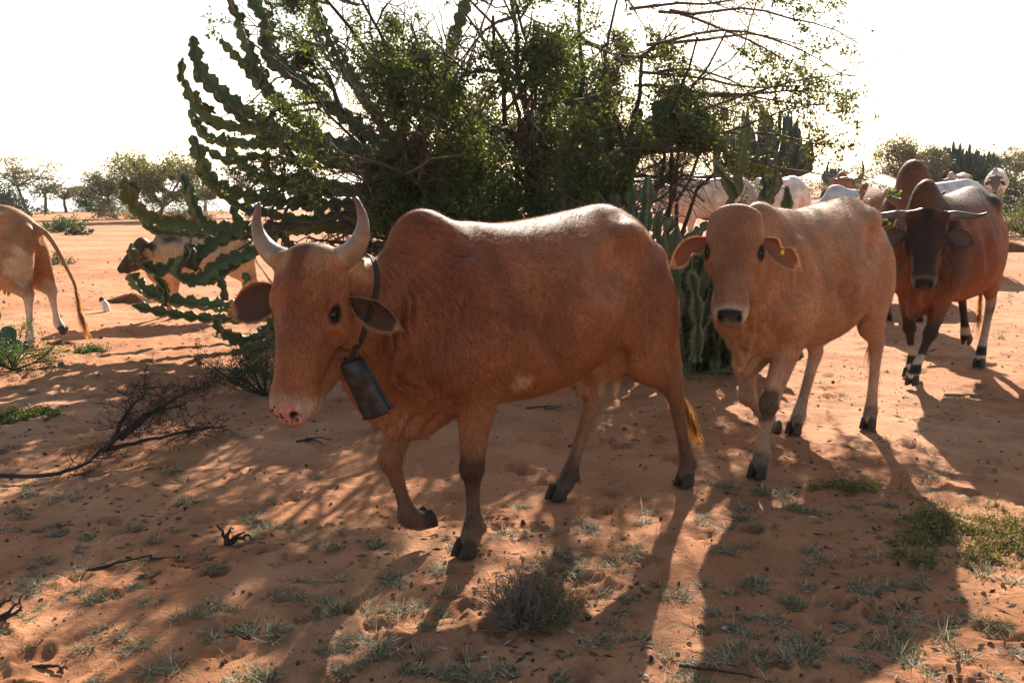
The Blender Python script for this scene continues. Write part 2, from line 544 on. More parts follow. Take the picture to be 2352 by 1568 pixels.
    hole = fbm(pts[:, 0] * 2.6 + pts[:, 1] * .4, pts[:, 2] * 2.6 - pts[:, 1] * 1.3, 3, 77)
    keep = (pts[:, 2] > .6 + .5 * g.random(len(pts))) & (hole > -.14 + .15 * sstep(pts[:, 2], 1.6, 2.3) + .17 * sstep(pts[:, 2], 2.5, 3.3) + .10 * sstep(-pts[:, 0], .8, 1.8)) & (pts[:, 2] < 4.3) & ~((pts[:, 0] > .75) & (pts[:, 2] < 1.75))
    pts = pts[keep]
    sp = []
    for P in spray_tips:
        k = int(g.integers(14, 36)); t = g.random(k) * (len(P) - 1.001); j = t.astype(int)
        sp.append(P[j] + (P[j + 1] - P[j]) * (t - j)[:, None] + g.normal(0, .02, (k, 3)))
    sp = np.concatenate(sp)
    sp = sp[fbm(sp[:, 0] * 2.2 + sp[:, 1] * .4, sp[:, 2] * 2.2 - sp[:, 1] * 1.1, 2, 78) > .06]
    pts = np.concatenate([pts, sp])
    cols = palette(g, len(pts), [(.070, .100, .034), (.095, .13, .040), (.050, .075, .030), (.16, .16, .042), (.22, .16, .035)], [.34, .28, .22, .12, .04])
    V, q, c = leaf_quads(pts, None, np.full(len(pts), .034), g, cols, .62)
    tk = trunk.build('trunk', M_BARK_D, root)
    tag(br.build('branches', M_BARK, tk), kind='stuff')
    tag(mesh_obj('crown', V, q, M_LEAF, root, False, c), kind='stuff')
    print('thorn tree twigs', len(tips), 'leaves', len(pts))
build_thorn_tree()

# ---- winged, spiny euphorbia arms
def euph_mat(name, c, trans=.22):
    return leafy(name, c, trans, .42, (1.5, 1.5, .55))
M_EUPH = euph_mat('euphorbia_skin', (1, 1, 1), .30)
M_WOOD = plain('corky_wood', (.13, .105, .085), .9, .1, .6, 30, .4, attr=False)

def euph_arm(root, P, R0, ribs=4, seg=.17, g=None, name='arm', spine=0.02, twist=0.0, thin=1.0, step=.022):
    """one arm: wings with scalloped, toothed margins, pinched between yearly segments"""
    P = np.asarray(P, float)
    L = np.linalg.norm(np.diff(P, axis=0), axis=1).sum()
    Q = spline(P, 24)
    sl = np.concatenate([[0], np.cumsum(np.linalg.norm(np.diff(Q, axis=0), axis=1))])
    n = max(6, int(L / step))
    s = np.linspace(0, sl[-1], n)
    C = np.stack([np.interp(s, sl, Q[:, i]) for i in range(3)], 1)
    T, U, W = frames(C)
    ph0 = g.uniform(0, 6.28)
    sg = seg * g.uniform(.8, 1.15)
    ph = s / sg + g.uniform(0, 1)
    env = .32 + .68 * np.abs(np.sin(ph * math.pi)) ** .7
    end = np.minimum(1, (np.clip(s[-1] - s, 0, None) / (R0 * 1.1) + .02)) ** .5
    tooth = np.where(np.arange(n) % 2 == 0, 1.0, .86) * g.uniform(.9, 1.06, n)
    geo = Geo()
    V = []; cc = []
    dark = g.uniform(.75, 1.25)
    skin = np.array([.095, .150, .060]) * dark if g.random() > .3 else np.array([.15, .165, .05]) * dark
    skin2 = np.array([.105, .150, .095]) * dark
    for k in range(ribs):
        a = ph0 + 2 * math.pi * k / ribs + twist * s + .10 * np.sin(ph * math.pi * 2 + k)
        a2 = a + math.pi / ribs
        tipd = np.cos(a)[:, None] * U + np.sin(a)[:, None] * W
        vald = np.cos(a2)[:, None] * U + np.sin(a2)[:, None] * W
        nrm = -np.sin(a)[:, None] * U + np.cos(a)[:, None] * W
        rt = R0 * env * end * tooth * (1 + .06 * np.sin(s * 31 + k * 2))
        rv = R0 * .20 * end * (.7 + .3 * env)
        V.append(C + tipd * rt[:, None] - nrm * (.008 * thin)); cc.append(np.tile(np.array([.17, .15, .095]), (n, 1)))
        V.append(C + tipd * rt[:, None] + nrm * (.008 * thin)); cc.append(np.tile(np.array([.17, .15, .095]), (n, 1)))
        V.append(C + tipd * (rt * .84)[:, None] + nrm * (.013 * thin)); cc.append(np.tile(skin, (n, 1)))
        V.append(C + vald * rv[:, None]); cc.append(np.tile(skin2, (n, 1)))
        V.append(C + (np.cos(a + 2 * math.pi / ribs)[:, None] * U + np.sin(a + 2 * math.pi / ribs)[:, None] * W) * (rt * .84)[:, None] - (-np.sin(a + 2 * math.pi / ribs)[:, None] * U + np.cos(a + 2 * math.pi / ribs)[:, None] * W) * (.013 * thin)); cc.append(np.tile(skin, (n, 1)))
        if spine:
            for i in range(1, n - 1, 2):
                if g.random() < .12: continue
                p = C[i] + tipd[i] * rt[i]
                for sd in (-1, 1):
                    o = unit(tipd[i] * .8 + nrm[i] * sd * .8 + g.normal(0, .25, 3)) * spine * g.uniform(.6, 1.2)
                    w = T[i] * (.0016 + .03 * max(0, spine - .02))
                    geo.add([p - w, p + w, p + o], [[0, 1, 2]], None, (.36, .33, .29))
    m = len(V)
    A = np.stack(V, 1).reshape(-1, 3)
    i = np.arange(n - 1)[:, None] * m; j = np.arange(m)[None]; k = (j + 1) % m
    q = np.stack([i + j, i + k, i + m + k, i + m + j], -1).reshape(-1, 4)
    A = np.concatenate([A, C[-1:] + T[-1:] * R0 * .06, C[:1]])
    t = [[(n - 1) * m + a, (n - 1) * m + (a + 1) % m, n * m] for a in range(m)] + [[(a + 1) % m, a, n * m + 1] for a in range(m)]
    geo.add(A, t, q, np.concatenate([np.stack(cc, 1).reshape(-1, 3), [[.1, .12, .05]], [[.1, .1, .08]]]))
    return geo.build(name, M_EUPH, root, False)

def build_big_euphorbia():
    g = np.random.default_rng(11)
    Y0 = 9.9
    base = at(915, 640, Y0); base[2] = gzz(base[0], base[1])
    root = empty('euphorbia', base)
    tag(root, 'large spreading spiny euphorbia with long scalloped arms reaching left', 'succulent')
    def rel(pts, dy):
        n = len(pts)
        return [at(x, y, Y0 + np.interp(i, [0, n - 1], [dy[0], dy[1]])) - base for i, (x, y) in enumerate(pts)]
    tr = Geo()
    tube(tr, np.array([(0, 0, -.08), (.0, .02, .4), (-.03, .03, .9), (-.02, .05, 1.5), (.06, .1, 2.1)]), [.13, .11, .10, .085, .05], 9)
    tr.build('trunk', M_WOOD, root)
    arms = [  # root .. tip as seen, depth offsets, wing radius
        ([(900, 520), (740, 512), (562, 520), (422, 522), (352, 500), (312, 460), (290, 412)], (-.1, -.9), .098),
        ([(900, 640), (760, 668), (620, 705), (492, 702), (387, 690), (318, 668), (290, 628)], (-.2, -1.3), .085),
        ([(560, 525), (500, 556), (440, 590), (372, 620), (316, 604)], (-.6, -1.2), .085),
        ([(640, 530), (580, 562), (510, 600), (457, 624), (420, 640)], (-.5, -1.1), .085),
        ([(830, 655), (720, 700), (640, 738), (598, 766), (548, 782), (500, 756)], (-.3, -1.1), .085),
        ([(446, 510), (430, 462), (410, 404)], (-.7, -.8), .070), ([(470, 515), (446, 470), (432, 420)], (-.8, -1.0), .06),
        ([(900, 395), (823, 348), (732, 328), (623, 294), (557, 256), (506, 208), (462, 150), (438, 84)], (0, -.5), .088),
        ([(620, 300), (531, 278), (477, 260), (446, 232), (424, 186)], (-.25, -.1), .070),
        ([(860, 400), (740, 362), (660, 340), (586, 335), (521, 334), (470, 310), (436, 256)], (.1, .2), .072),
        ([(900, 470), (790, 476), (700, 474), (623, 466), (550, 446), (488, 412), (454, 362), (438, 310)], (.0, -.6), .085),
        ([(880, 360), (760, 330), (677, 277), (623, 220), (586, 175), (570, 128), (552, 44)], (.1, .4), .088),
        ([(590, 180), (546, 126), (520, 110), (504, 72)], (.3, .2), .062),
        ([(900, 350), (780, 250), (680, 170), (625, 110), (604, 50), (574, -10)], (.2, .5), .095),
        ([(900, 330), (830, 200), (760, 90), (720, 0), (705, -60)], (.3, .7), .090),
        ([(900, 440), (823, 380), (720, 350), (640, 318), (586, 318)], (.4, .7), .072),
        ([(900, 450), (768, 420), (690, 408), (600, 396), (545, 372)], (.3, .6), .078),
        ([(900, 480), (830, 440), (700, 436), (640, 420)], (.5, 1.0), .080),
        ([(905, 420), (960, 330), (1010, 220), (1040, 120), (1060, -20)], (.3, .5), .085),
        ([(905, 420), (985, 400), (1050, 330), (1085, 260)], (.2, .0), .080),
        ([(905, 500), (1000, 470), (1080, 420), (1110, 360)], (.3, .6), .080),
        ([(905, 560), (830, 580), (740, 600), (690, 588), (660, 560)], (-.2, -.7), .070),
        ([(640, 470), (625, 420), (612, 370)], (-.3, -.3), .055), ([(520, 700), (505, 660), (490, 640)], (-1, -1.1), .05), ([(560, 700), (560, 655), (552, 632)], (-.9, -1.0), .055),
        ([(740, 515), (735, 470), (722, 430)], (-.4, -.4), .055), ([(380, 690), (366, 660), (370, 640)], (-1.1, -1.15), .05), ([(455, 600), (440, 575), (415, 560)], (-.9, -1.0), .052),
    ]
    for pts, dy, r in list(arms):                       # a thinner arm beside many of the long ones, and short upturned side joints
        if len(pts) < 5: continue
        off = np.array([g.normal(0, 14), g.uniform(10, 34)])
        arms.append(([(x + off[0] * (i > 0), y + off[1] * min(1, i / 2)) for i, (x, y) in enumerate(pts[:-1])], (dy[0] + .25, dy[1] + g.normal(.35, .25)), r * .72))
        for _ in range(2):
            i = int(g.integers(2, len(pts))); x, y = pts[i]; t = np.interp(i, [0, len(pts) - 1], dy)
            arms.append(([(x, y), (x - g.uniform(4, 16), y - g.uniform(14, 22)), (x - g.uniform(6, 24), y - g.uniform(32, 62))], (t, t - g.uniform(-.1, .25)), r * .66))
    for pts, dy, r in arms:
        euph_arm(root, [q + g.normal(0, .025, 3) for q in rel(pts, dy)], r * 1.05, int(g.choice([3, 3, 4])), .125, g, 'arm', .018, g.normal(0, .7))
build_big_euphorbia()

def build_euphorbia_clump():
    g = np.random.default_rng(5)
    base = np.array([1.45, 7.95, 0]); base[2] = gzz(1.45, 7.95)
    root = empty('euphorbia', base)
    tag(root, 'low dark clump of spiny euphorbia stems between the two brown cows', 'succulent')
    # stems that can be told apart
    for pts, dy, r in (
        ([(1480, 700), (1478, 560), (1484, 470), (1490, 402)], (7.7, 7.7), .082), ([(1440, 640), (1446, 520), (1455, 430)], (7.9, 7.9), .085), ([(1425, 620), (1420, 500), (1408, 440)], (8.2, 8.3), .085),
        ([(1600, 700), (1650, 540), (1690, 430), (1704, 360), (1714, 292)], (7.6, 7.4), .072), ([(1690, 450), (1672, 420), (1642, 378)], (7.5, 7.4), .078), ([(1640, 600), (1740, 500), (1760, 440), (1756, 402)], (7.7, 7.6), .082),
        ([(1760, 470), (1782, 430), (1786, 395)], (7.6, 7.55), .062), ([(1660, 640), (1780, 520), (1806, 470), (1808, 428)], (7.8, 7.7), .062), ([(1740, 500), (1745, 470), (1752, 452)], (7.5, 7.5), .065),
        ([(1540, 820), (1555, 700), (1548, 600), (1556, 520)], (7.5, 7.3), .085), ([(1600, 830), (1600, 720), (1590, 640), (1583, 622)], (7.3, 7.2), .080), ([(1575, 820), (1620, 740), (1640, 660)], (7.6, 7.5), .085),
        ([(1540, 600), (1530, 540), (1545, 500)], (7.4, 7.3), .075), ([(1560, 560), (1600, 540), (1625, 510)], (7.5, 7.6), .068), ([(1520, 560), (1510, 530), (1520, 480)], (7.4, 7.4), .062),
        ([(1560, 720), (1600, 600), (1600, 520)], (7.9, 8.0), .085), ([(1500, 700), (1520, 600), (1528, 560)], (7.8, 7.8), .085), ([(1840, 860), (1838, 820), (1828, 795)], (8.4, 8.4), .06)):
        n = len(pts)
        P = [at(x, y, np.interp(i, [0, n - 1], dy)) - base for i, (x, y) in enumerate(pts)]
        if P[0][2] > .35 and pts[0][1] > 560:
            P = [np.array([P[0][0] * .55, .0, .0])] + P
        euph_arm(root, P, r * .82, 3 if g.random() < .6 else 4, .22, g, 'stem', .036, g.normal(0, .5), 1.0, .024)
    for _ in range(62):
        a = g.uniform(0, 6.28); rr = g.uniform(0, .45)
        p = np.array([rr * math.cos(a) * 1.15, rr * math.sin(a), -.04])
        h = g.uniform(.3, 1.05)
        q = p + np.array([g.normal(0, .20), g.normal(0, .20), h])
        euph_arm(root, [p, (p + q) / 2 + np.array([g.normal(0, .07), g.normal(0, .07), 0]), q], g.uniform(.042, .072), 3 if g.random() < .5 else 4, .24, g, 'stem', .036, g.normal(0, .6), 1.0, .026)
build_euphorbia_clump()

def build_inner_stems():
    """tall columns standing among the stems of the thorn tree"""
    g = np.random.default_rng(15)
    base = np.array([.55, 9.0, gzz(.55, 9.0)])
    root = empty('euphorbia', base)
    tag(root, 'tall dark euphorbia columns standing among the thorn tree stems', 'succulent')
    for pts, dy, r in (([(1300, 600), (1302, 470), (1296, 380), (1285, 280)], (8.6, 8.7), .105), ([(1340, 600), (1345, 450), (1350, 330)], (8.9, 9.1), .09), ([(1240, 610), (1240, 470), (1250, 330), (1260, 200)], (9.0, 9.2), .085),
                       ([(1385, 560), (1400, 440), (1440, 350), (1500, 280), (1548, 215)], (8.7, 8.9), .115), ([(1410, 520), (1398, 400), (1400, 300)], (8.9, 9), .075), ([(1450, 560), (1440, 420), (1450, 330), (1470, 250)], (9.1, 9.3), .09),
                       ([(1180, 600), (1170, 480), (1160, 380)], (9.2, 9.4), .085), ([(1360, 520), (1375, 470), (1372, 440)], (8.3, 8.2), .085), ([(1070, 600), (1060, 470), (1040, 350)], (9.3, 9.5), .085)):
        n = len(pts)
        P = [at(x, y, np.interp(i, [0, n - 1], dy)) - base for i, (x, y) in enumerate(pts)]
        P = [np.array([P[0][0] * .9, P[0][1], -.03])] + P
        euph_arm(root, P, r, 4, .24, g, 'column', .022, g.normal(0, .3))
build_inner_stems()
# ---------------------------------------------------------------- trees and bushes beyond
def umbrella_tree(px, py, Y, top, halfw, label, cols, seed, flat=.35, lean=0.0, dens=1.0, name='acacia_tree', group='umbrella trees beyond the crest', leaf=.10, trunkr=.10, spread0=.42, cloud=True, twigs=True):
    """flat-topped thorn tree: (px, py) its foot as seen, Y its distance, top the frame row of its crown, halfw the half width of its crown in frame units"""
    g = np.random.default_rng(seed)
    f = at(px, py, Y); x, y = f[0], f[1]; z0 = float(gz(x, y))
    Ht = at(px, top, Y)[2] - z0
    W = halfw * Y / FOC
    root = empty(name, (x, y, z0)); tag(root, label, 'tree', group)
    tk = Geo(); br = Geo(); ends = []
    P, d = branch_path((0, 0, -.1), (lean, 0, 1), Ht * spread0 + .1, 5, .10, (0, 0, .05), g)
    tube(tk, P, np.linspace(trunkr, trunkr * .7, 6), 6, None, False)
    top0 = P[-1]
    for i in range(7):
        a = i * 6.283 / 7 + g.normal(0, .3)
        tgt = np.array([math.cos(a) * W * g.uniform(.35, .75) + lean * Ht * .3, math.sin(a) * W * g.uniform(.35, .75), Ht * g.uniform(.80 - .2 * min(flat, 1), .95)])
        mid = top0 * .5 + tgt * .5 + np.array([0, 0, -.05 * Ht]) + g.normal(0, .05 * W, 3)
        B = spline(np.array([top0, mid, tgt]), 4)
        tube(tk, B, np.linspace(trunkr * .5, trunkr * .16, len(B)), 5, None, False)
        for k in range(9):
            q = B[g.integers(3, len(B))]
            a2 = g.uniform(0, 6.28)
            e = q + np.array([math.cos(a2) * W * g.uniform(.15, .5), math.sin(a2) * W * g.uniform(.15, .5), g.normal(.02, .03 + .05 * min(flat, 1)) * Ht])
            e[:2] *= min(1, W * 1.02 / (np.hypot(e[0] - lean * Ht * .3, e[1]) + 1e-6))
            e[2] = min(e[2], Ht * (1 - .22 * (np.hypot(e[0], e[1]) / W) ** 2))
            S, _ = branch_path(q, e - q, np.linalg.norm(e - q), 4, .14, (0, 0, .02), g)
            tube(br, S, np.linspace(trunkr * .16, trunkr * .05, 5), 3, None, False)
            ends.append(S)
            for t in range(3 if twigs else 0):
                q2 = S[g.integers(1, 5)]
                S2, _ = branch_path(q2, np.array([g.normal(), g.normal(), .1 + .3 * min(flat, 1)]), W * g.uniform(.1, .25), 3, .25, (0, 0, 0), g)
                tube(br, S2, np.linspace(trunkr * .07, trunkr * .03, 4), 3, None, False); ends.append(S2)
    pts = []
    for S in ends:
        k = int(26 * dens)
        t = (g.random(k) ** .7) * (len(S) - 1.001); j = t.astype(int)
        sp = np.array([.10 * W, .10 * W, min(flat, 1.2) * .075 * Ht])
        pts.append(S[j] + (S[j + 1] - S[j]) * (t - j)[:, None] + g.normal(0, 1, (k, 3)) * sp)
    pts = np.concatenate(pts)
    pts = pts[fbm(pts[:, 0] * 4 / W + pts[:, 1] * 2 / W, pts[:, 2] * 5 / Ht, 3, seed) > -.22]
    V, q, c = leaf_quads(pts, None, np.full(len(pts), leaf * 1.35), g, palette(g, len(pts), cols), .45)
    t0 = tk.build('trunk', M_FARBARK, root); tag(br.build('branches', M_FARBARK, t0), kind='stuff')
    tag(mesh_obj('crown', V, q, M_FAR_LEAF, root, False, c), kind='stuff')
    return root

def bush(px, py, Y, w, h, label, cols, seed, n=2600, leaf=.07, stems=14, name='bush', group='bushes on the plain', cat='bush', dome=.9, depth=1.0, bare=0.0, stem_r=.012):
    """rounded shrub: w half-width and h height in metres"""
    g = np.random.default_rng(seed)
    f = at(px, py, Y); x, y = f[0], f[1]
    root = empty(name, (x, y, gzz(x, y) if Y < 40 else float(gz(x, y)))); tag(root, label, cat, group)
    st = Geo(); pts = []
    for i in range(stems):
        a = g.uniform(0, 6.28); r = math.sqrt(g.random()) * w
        e = np.array([math.cos(a) * r, math.sin(a) * r * depth, h * g.uniform(.55, 1.0) * math.sqrt(max(.05, 1 - dome * (r / w) ** 2))])
        S, _ = branch_path((e[0] * .15, e[1] * .15, -.03), e * np.array([.8, .8, 1]), np.linalg.norm(e), 5, .16, (0, 0, 0), g)
        tube(st, S, np.linspace(stem_r, stem_r * .3, 6), 4, None, False)
        pts.append(S)
        for k in range(5):
            q = S[g.integers(1, 6)]
            S2, _ = branch_path(q, unit(S[-1] - S[0]) + g.normal(0, .6, 3), w * g.uniform(.2, .5), 3, .25, (0, 0, 0), g)
            tube(st, S2, np.linspace(stem_r * .4, stem_r * .12, 4), 3, None, False); pts.append(S2); pts.append(S2)
    k = int(1.7 * n) // len(pts)
    P = []
    for S in pts:
        t = (g.random(k) ** .6) * (len(S) - 1.001); j = t.astype(int)
        P.append(S[j] + (S[j + 1] - S[j]) * (t - j)[:, None] + g.normal(0, .075, (k, 3)) * np.array([w, w * depth, h]))
    P = np.concatenate(P); P = P[(P[:, 2] > .01) & (g.random(len(P)) > bare)]
    P = P[fbm(P[:, 0] * 3 / w + P[:, 1] * 2 / w, P[:, 2] * 3 / h, 3, seed) > -.3]
    V, q, c = leaf_quads(P, None, np.full(len(P), leaf * 1.35), g, palette(g, len(P), cols), .55)
    tag(st.build('stems', M_FARBARK, root), kind='stuff'); tag(mesh_obj('foliage', V, q, M_FAR_LEAF, root, False, c), kind='stuff')
    return root

OLIVE = [(.105, .11, .045), (.13, .13, .05), (.085, .09, .04)]
DUSTY = [(.13, .115, .075), (.11, .095, .065), (.15, .13, .085)]
DARKG = [(.045, .065, .032), (.06, .08, .038), (.04, .055, .03)]
YELLG = [(.15, .15, .05), (.18, .17, .06), (.12, .12, .045)]
GREEN = [(.06, .11, .035), (.08, .13, .04), (.05, .09, .03)]

umbrella_tree(66, 489, 52, 352, 118, 'tall flat-topped umbrella tree leaning over the left edge', OLIVE, 1, .16, -.38, .42, leaf=.075, spread0=.52)
umbrella_tree(103, 491, 56, 400, 66, 'small umbrella tree with a forked trunk, second from the left', DUSTY, 2, .16, .25, .42, leaf=.075, spread0=.52)
umbrella_tree(152, 489, 58, 426, 55, 'low umbrella tree with a thin leaning trunk, third from the left', DUSTY, 3, .16, -.1, .42, leaf=.075, spread0=.52)
umbrella_tree(205, 488, 60, 424, 42, 'brownish umbrella tree beside dark bushes, fourth from the left', DUSTY, 4, .16, -.2, .42, leaf=.075, spread0=.52)
umbrella_tree(266, 496, 47, 378, 80, 'sparse thorn tree with spiky upper twigs left of the yellow-green tree', OLIVE, 5, .9, -.3, .8, leaf=.08)
umbrella_tree(363, 498, 44, 366, 112, 'broad yellow-green acacia with a rounded crown behind the euphorbia', YELLG, 6, 1.3, .05, 2.6, leaf=.10, trunkr=.11, spread0=.25)
umbrella_tree(572, 494, 50, 352, 90, 'grey-brown leafless thorn tree behind the spiny arms', DUSTY, 7, .6, .1, .6, leaf=.07)
umbrella_tree(470, 492, 60, 420, 70, 'low dusty thorn tree showing between the euphorbia arms', OLIVE, 27, .8, .1, 1.0, leaf=.09)
umbrella_tree(1530, 440, 48, 345, 105, 'pale feathery thorn tree glimpsed right of the big tree', [(.2, .19, .12), (.17, .16, .10)], 8, .8, 0, .8, leaf=.08)
umbrella_tree(860, 470, 52, 330, 130, 'dusty thorn tree behind the trunk of the spreading euphorbia', DUSTY, 29, .8, 0, 1.0, leaf=.1)
umbrella_tree(2090, 425, 38, 316, 92, 'grey twiggy round tree above the red-brown bull', [(.15, .12, .085), (.12, .10, .07), (.13, .12, .07)], 9, 1.5, -.05, 3.2, leaf=.07, spread0=.18)
umbrella_tree(2330, 420, 62, 338, 75, 'distant flat-topped tree on the right skyline', OLIVE, 10, .4, .1, 1.0, leaf=.1)

for i, a in enumerate((
    (20, 500, 50, 2.2, 1.6, 'dark bush under the leaning umbrella tree', DARKG, 31, 3500, .09),
    (245, 490, 60, 1.3, 1.0, 'dark green bush beyond the low umbrella trees', DARKG, 32, 2500, .08),
    (215, 492, 62, 1.5, .8, 'rounded bush at the crest beside the brownish tree', GREEN, 33, 2000, .08),
    (285, 500, 46, 1.7, .75, 'brown thorny thicket under the sparse thorn tree', DUSTY, 34, 2500, .06),
    (420, 498, 45, 1.6, .7, 'brown thicket under the yellow-green acacia', DUSTY, 35, 2500, .06),
    (140, 512, 33, .85, .34, 'bright green low shrub behind the left-hand cow', GREEN, 36, 2200, .05),
    (178, 514, 31, .35, .25, 'small dark shrub right of the bright green one', DARKG, 37, 1000, .045),
    (128, 560, 19, .35, .30, 'sparse twiggy shrub beside the swinging tail', OLIVE, 38, 500, .03),
    (1905, 432, 60, 2.6, 1.5, 'hazy bush left of the tall-horned cow', OLIVE, 40, 3500, .09),
    (1840, 440, 45, 1.6, .6, 'low grey bush behind the hornless cow', DUSTY, 41, 2500, .06),
    (2000, 438, 42, 2.2, .65, 'low scrub beyond the grey cow', DUSTY, 42, 2500, .06),
    (2215, 425, 44, 2.3, 1.65, 'olive bush behind the far roan cow', OLIVE, 43, 4500, .075),
    (2245, 455, 36, 1.0, .95, 'dark green creeper-covered bush left of the far white cow', GREEN, 44, 3500, .05),
    (2330, 440, 40, 2.0, 1.7, 'dark bush behind the far white cow', DARKG, 45, 5000, .07),
    (2160, 430, 40, 1.5, 1.35, 'dark feathery bush behind the big hump', DARKG, 46, 4500, .06),
    (2320, 478, 32, 1.1, .55, 'brown scrub right of the far white cow', DARKG, 47, 2500, .05),
    (2290, 408, 75, 5.5, 2.0, 'hazy bush on the right skyline', OLIVE, 48, 4500, .12),
    (2060, 424, 70, 4.0, 1.3, 'distant scrub on the skyline behind the bulls', OLIVE, 51, 3500, .1),
    (1640, 442, 50, 2.4, .8, 'distant bush left of the candelabra euphorbia', OLIVE, 49, 3000, .08),
    (1480, 446, 44, 1.6, .6, 'far low bush seen past the euphorbia columns', OLIVE, 50, 2500, .07))):
    bush(*a)

def candelabra(px, py, Y, top, halfw, label, seed, n=90, name='candelabra_euphorbia', r=.075):
    """round-headed tree euphorbia: a short trunk and many upturned green arms"""
    g = np.random.default_rng(seed)
    f = at(px, py, Y); z0 = float(gz(f[0], f[1]))
    Ht = at(px, top, Y)[2] - z0; W = halfw * Y / FOC
    root = empty(name, (f[0], f[1], z0)); tag(root, label, 'succulent')
    tk = Geo(); tube(tk, np.array([(0, 0, -.1), (.03, 0, Ht * .2), (0, 0, Ht * .42)]), [.16, .14, .11], 8); tk.build('trunk', M_WOOD, root)
    cr = Geo()
    for i in range(n):
        a = g.uniform(0, 6.28); rad = math.sqrt(g.random()) * W
        zt = Ht * (.52 + .48 * math.sqrt(max(0, 1 - (rad / W) ** 2))) * g.uniform(.86, 1.02) if g.random() > .35 else Ht * g.uniform(.35, .7)
        x, y = math.cos(a) * rad, math.sin(a) * rad
        P = spline(np.array([(x * .12, y * .12, Ht * .34), (x * .62, y * .62, Ht * .36 + .15 * (zt - Ht * .36)), (x * .95, y * .95, Ht * .36 + .55 * (zt - Ht * .36)), (x, y, zt)]), 6)
        t = np.linspace(0, 1, len(P))
        rr = r * (.75 + .25 * np.abs(np.sin(t * 11 + a))) * np.clip((1 - t) * 8 + .35, 0, 1)
        T, U, Wv = frames(P)
        k = 8; an = np.arange(k) * 6.283 / k
        mod = np.where(np.arange(k) % 2 == 0, 1.0, .55)
        V = P[:, None] + (rr[:, None] * mod[None])[:, :, None] * (np.cos(an)[None, :, None] * U[:, None] + np.sin(an)[None, :, None] * Wv[:, None])
        ii = np.arange(len(P) - 1)[:, None] * k; j = np.arange(k)[None]; kk = (j + 1) % k
        cr.add(V.reshape(-1, 3), [[(len(P) - 1) * k, (len(P) - 1) * k + b, (len(P) - 1) * k + b + 1] for b in range(1, k - 1)], np.stack([ii + j, ii + kk, ii + k + kk, ii + k + j], -1).reshape(-1, 4), np.array([.045, .068, .040]) * g.uniform(.7, 1.3))
    tag(cr.build('arms', M_EUPH, root, False), kind='stuff')
candelabra(1748, 440, 30, 242, 112, 'round-headed candelabra euphorbia tree behind the hornless cow', 61, 150)
candelabra(1915, 436, 52, 378, 28, 'small candelabra euphorbia left of the tall-horned cow', 62, 40)
candelabra(2190, 430, 40, 326, 70, 'dark candelabra euphorbia on the skyline above the dark bull', 63, 130)
candelabra(2255, 430, 46, 345, 45, 'lower candelabra euphorbia on the skyline beside the olive bush', 64, 80)
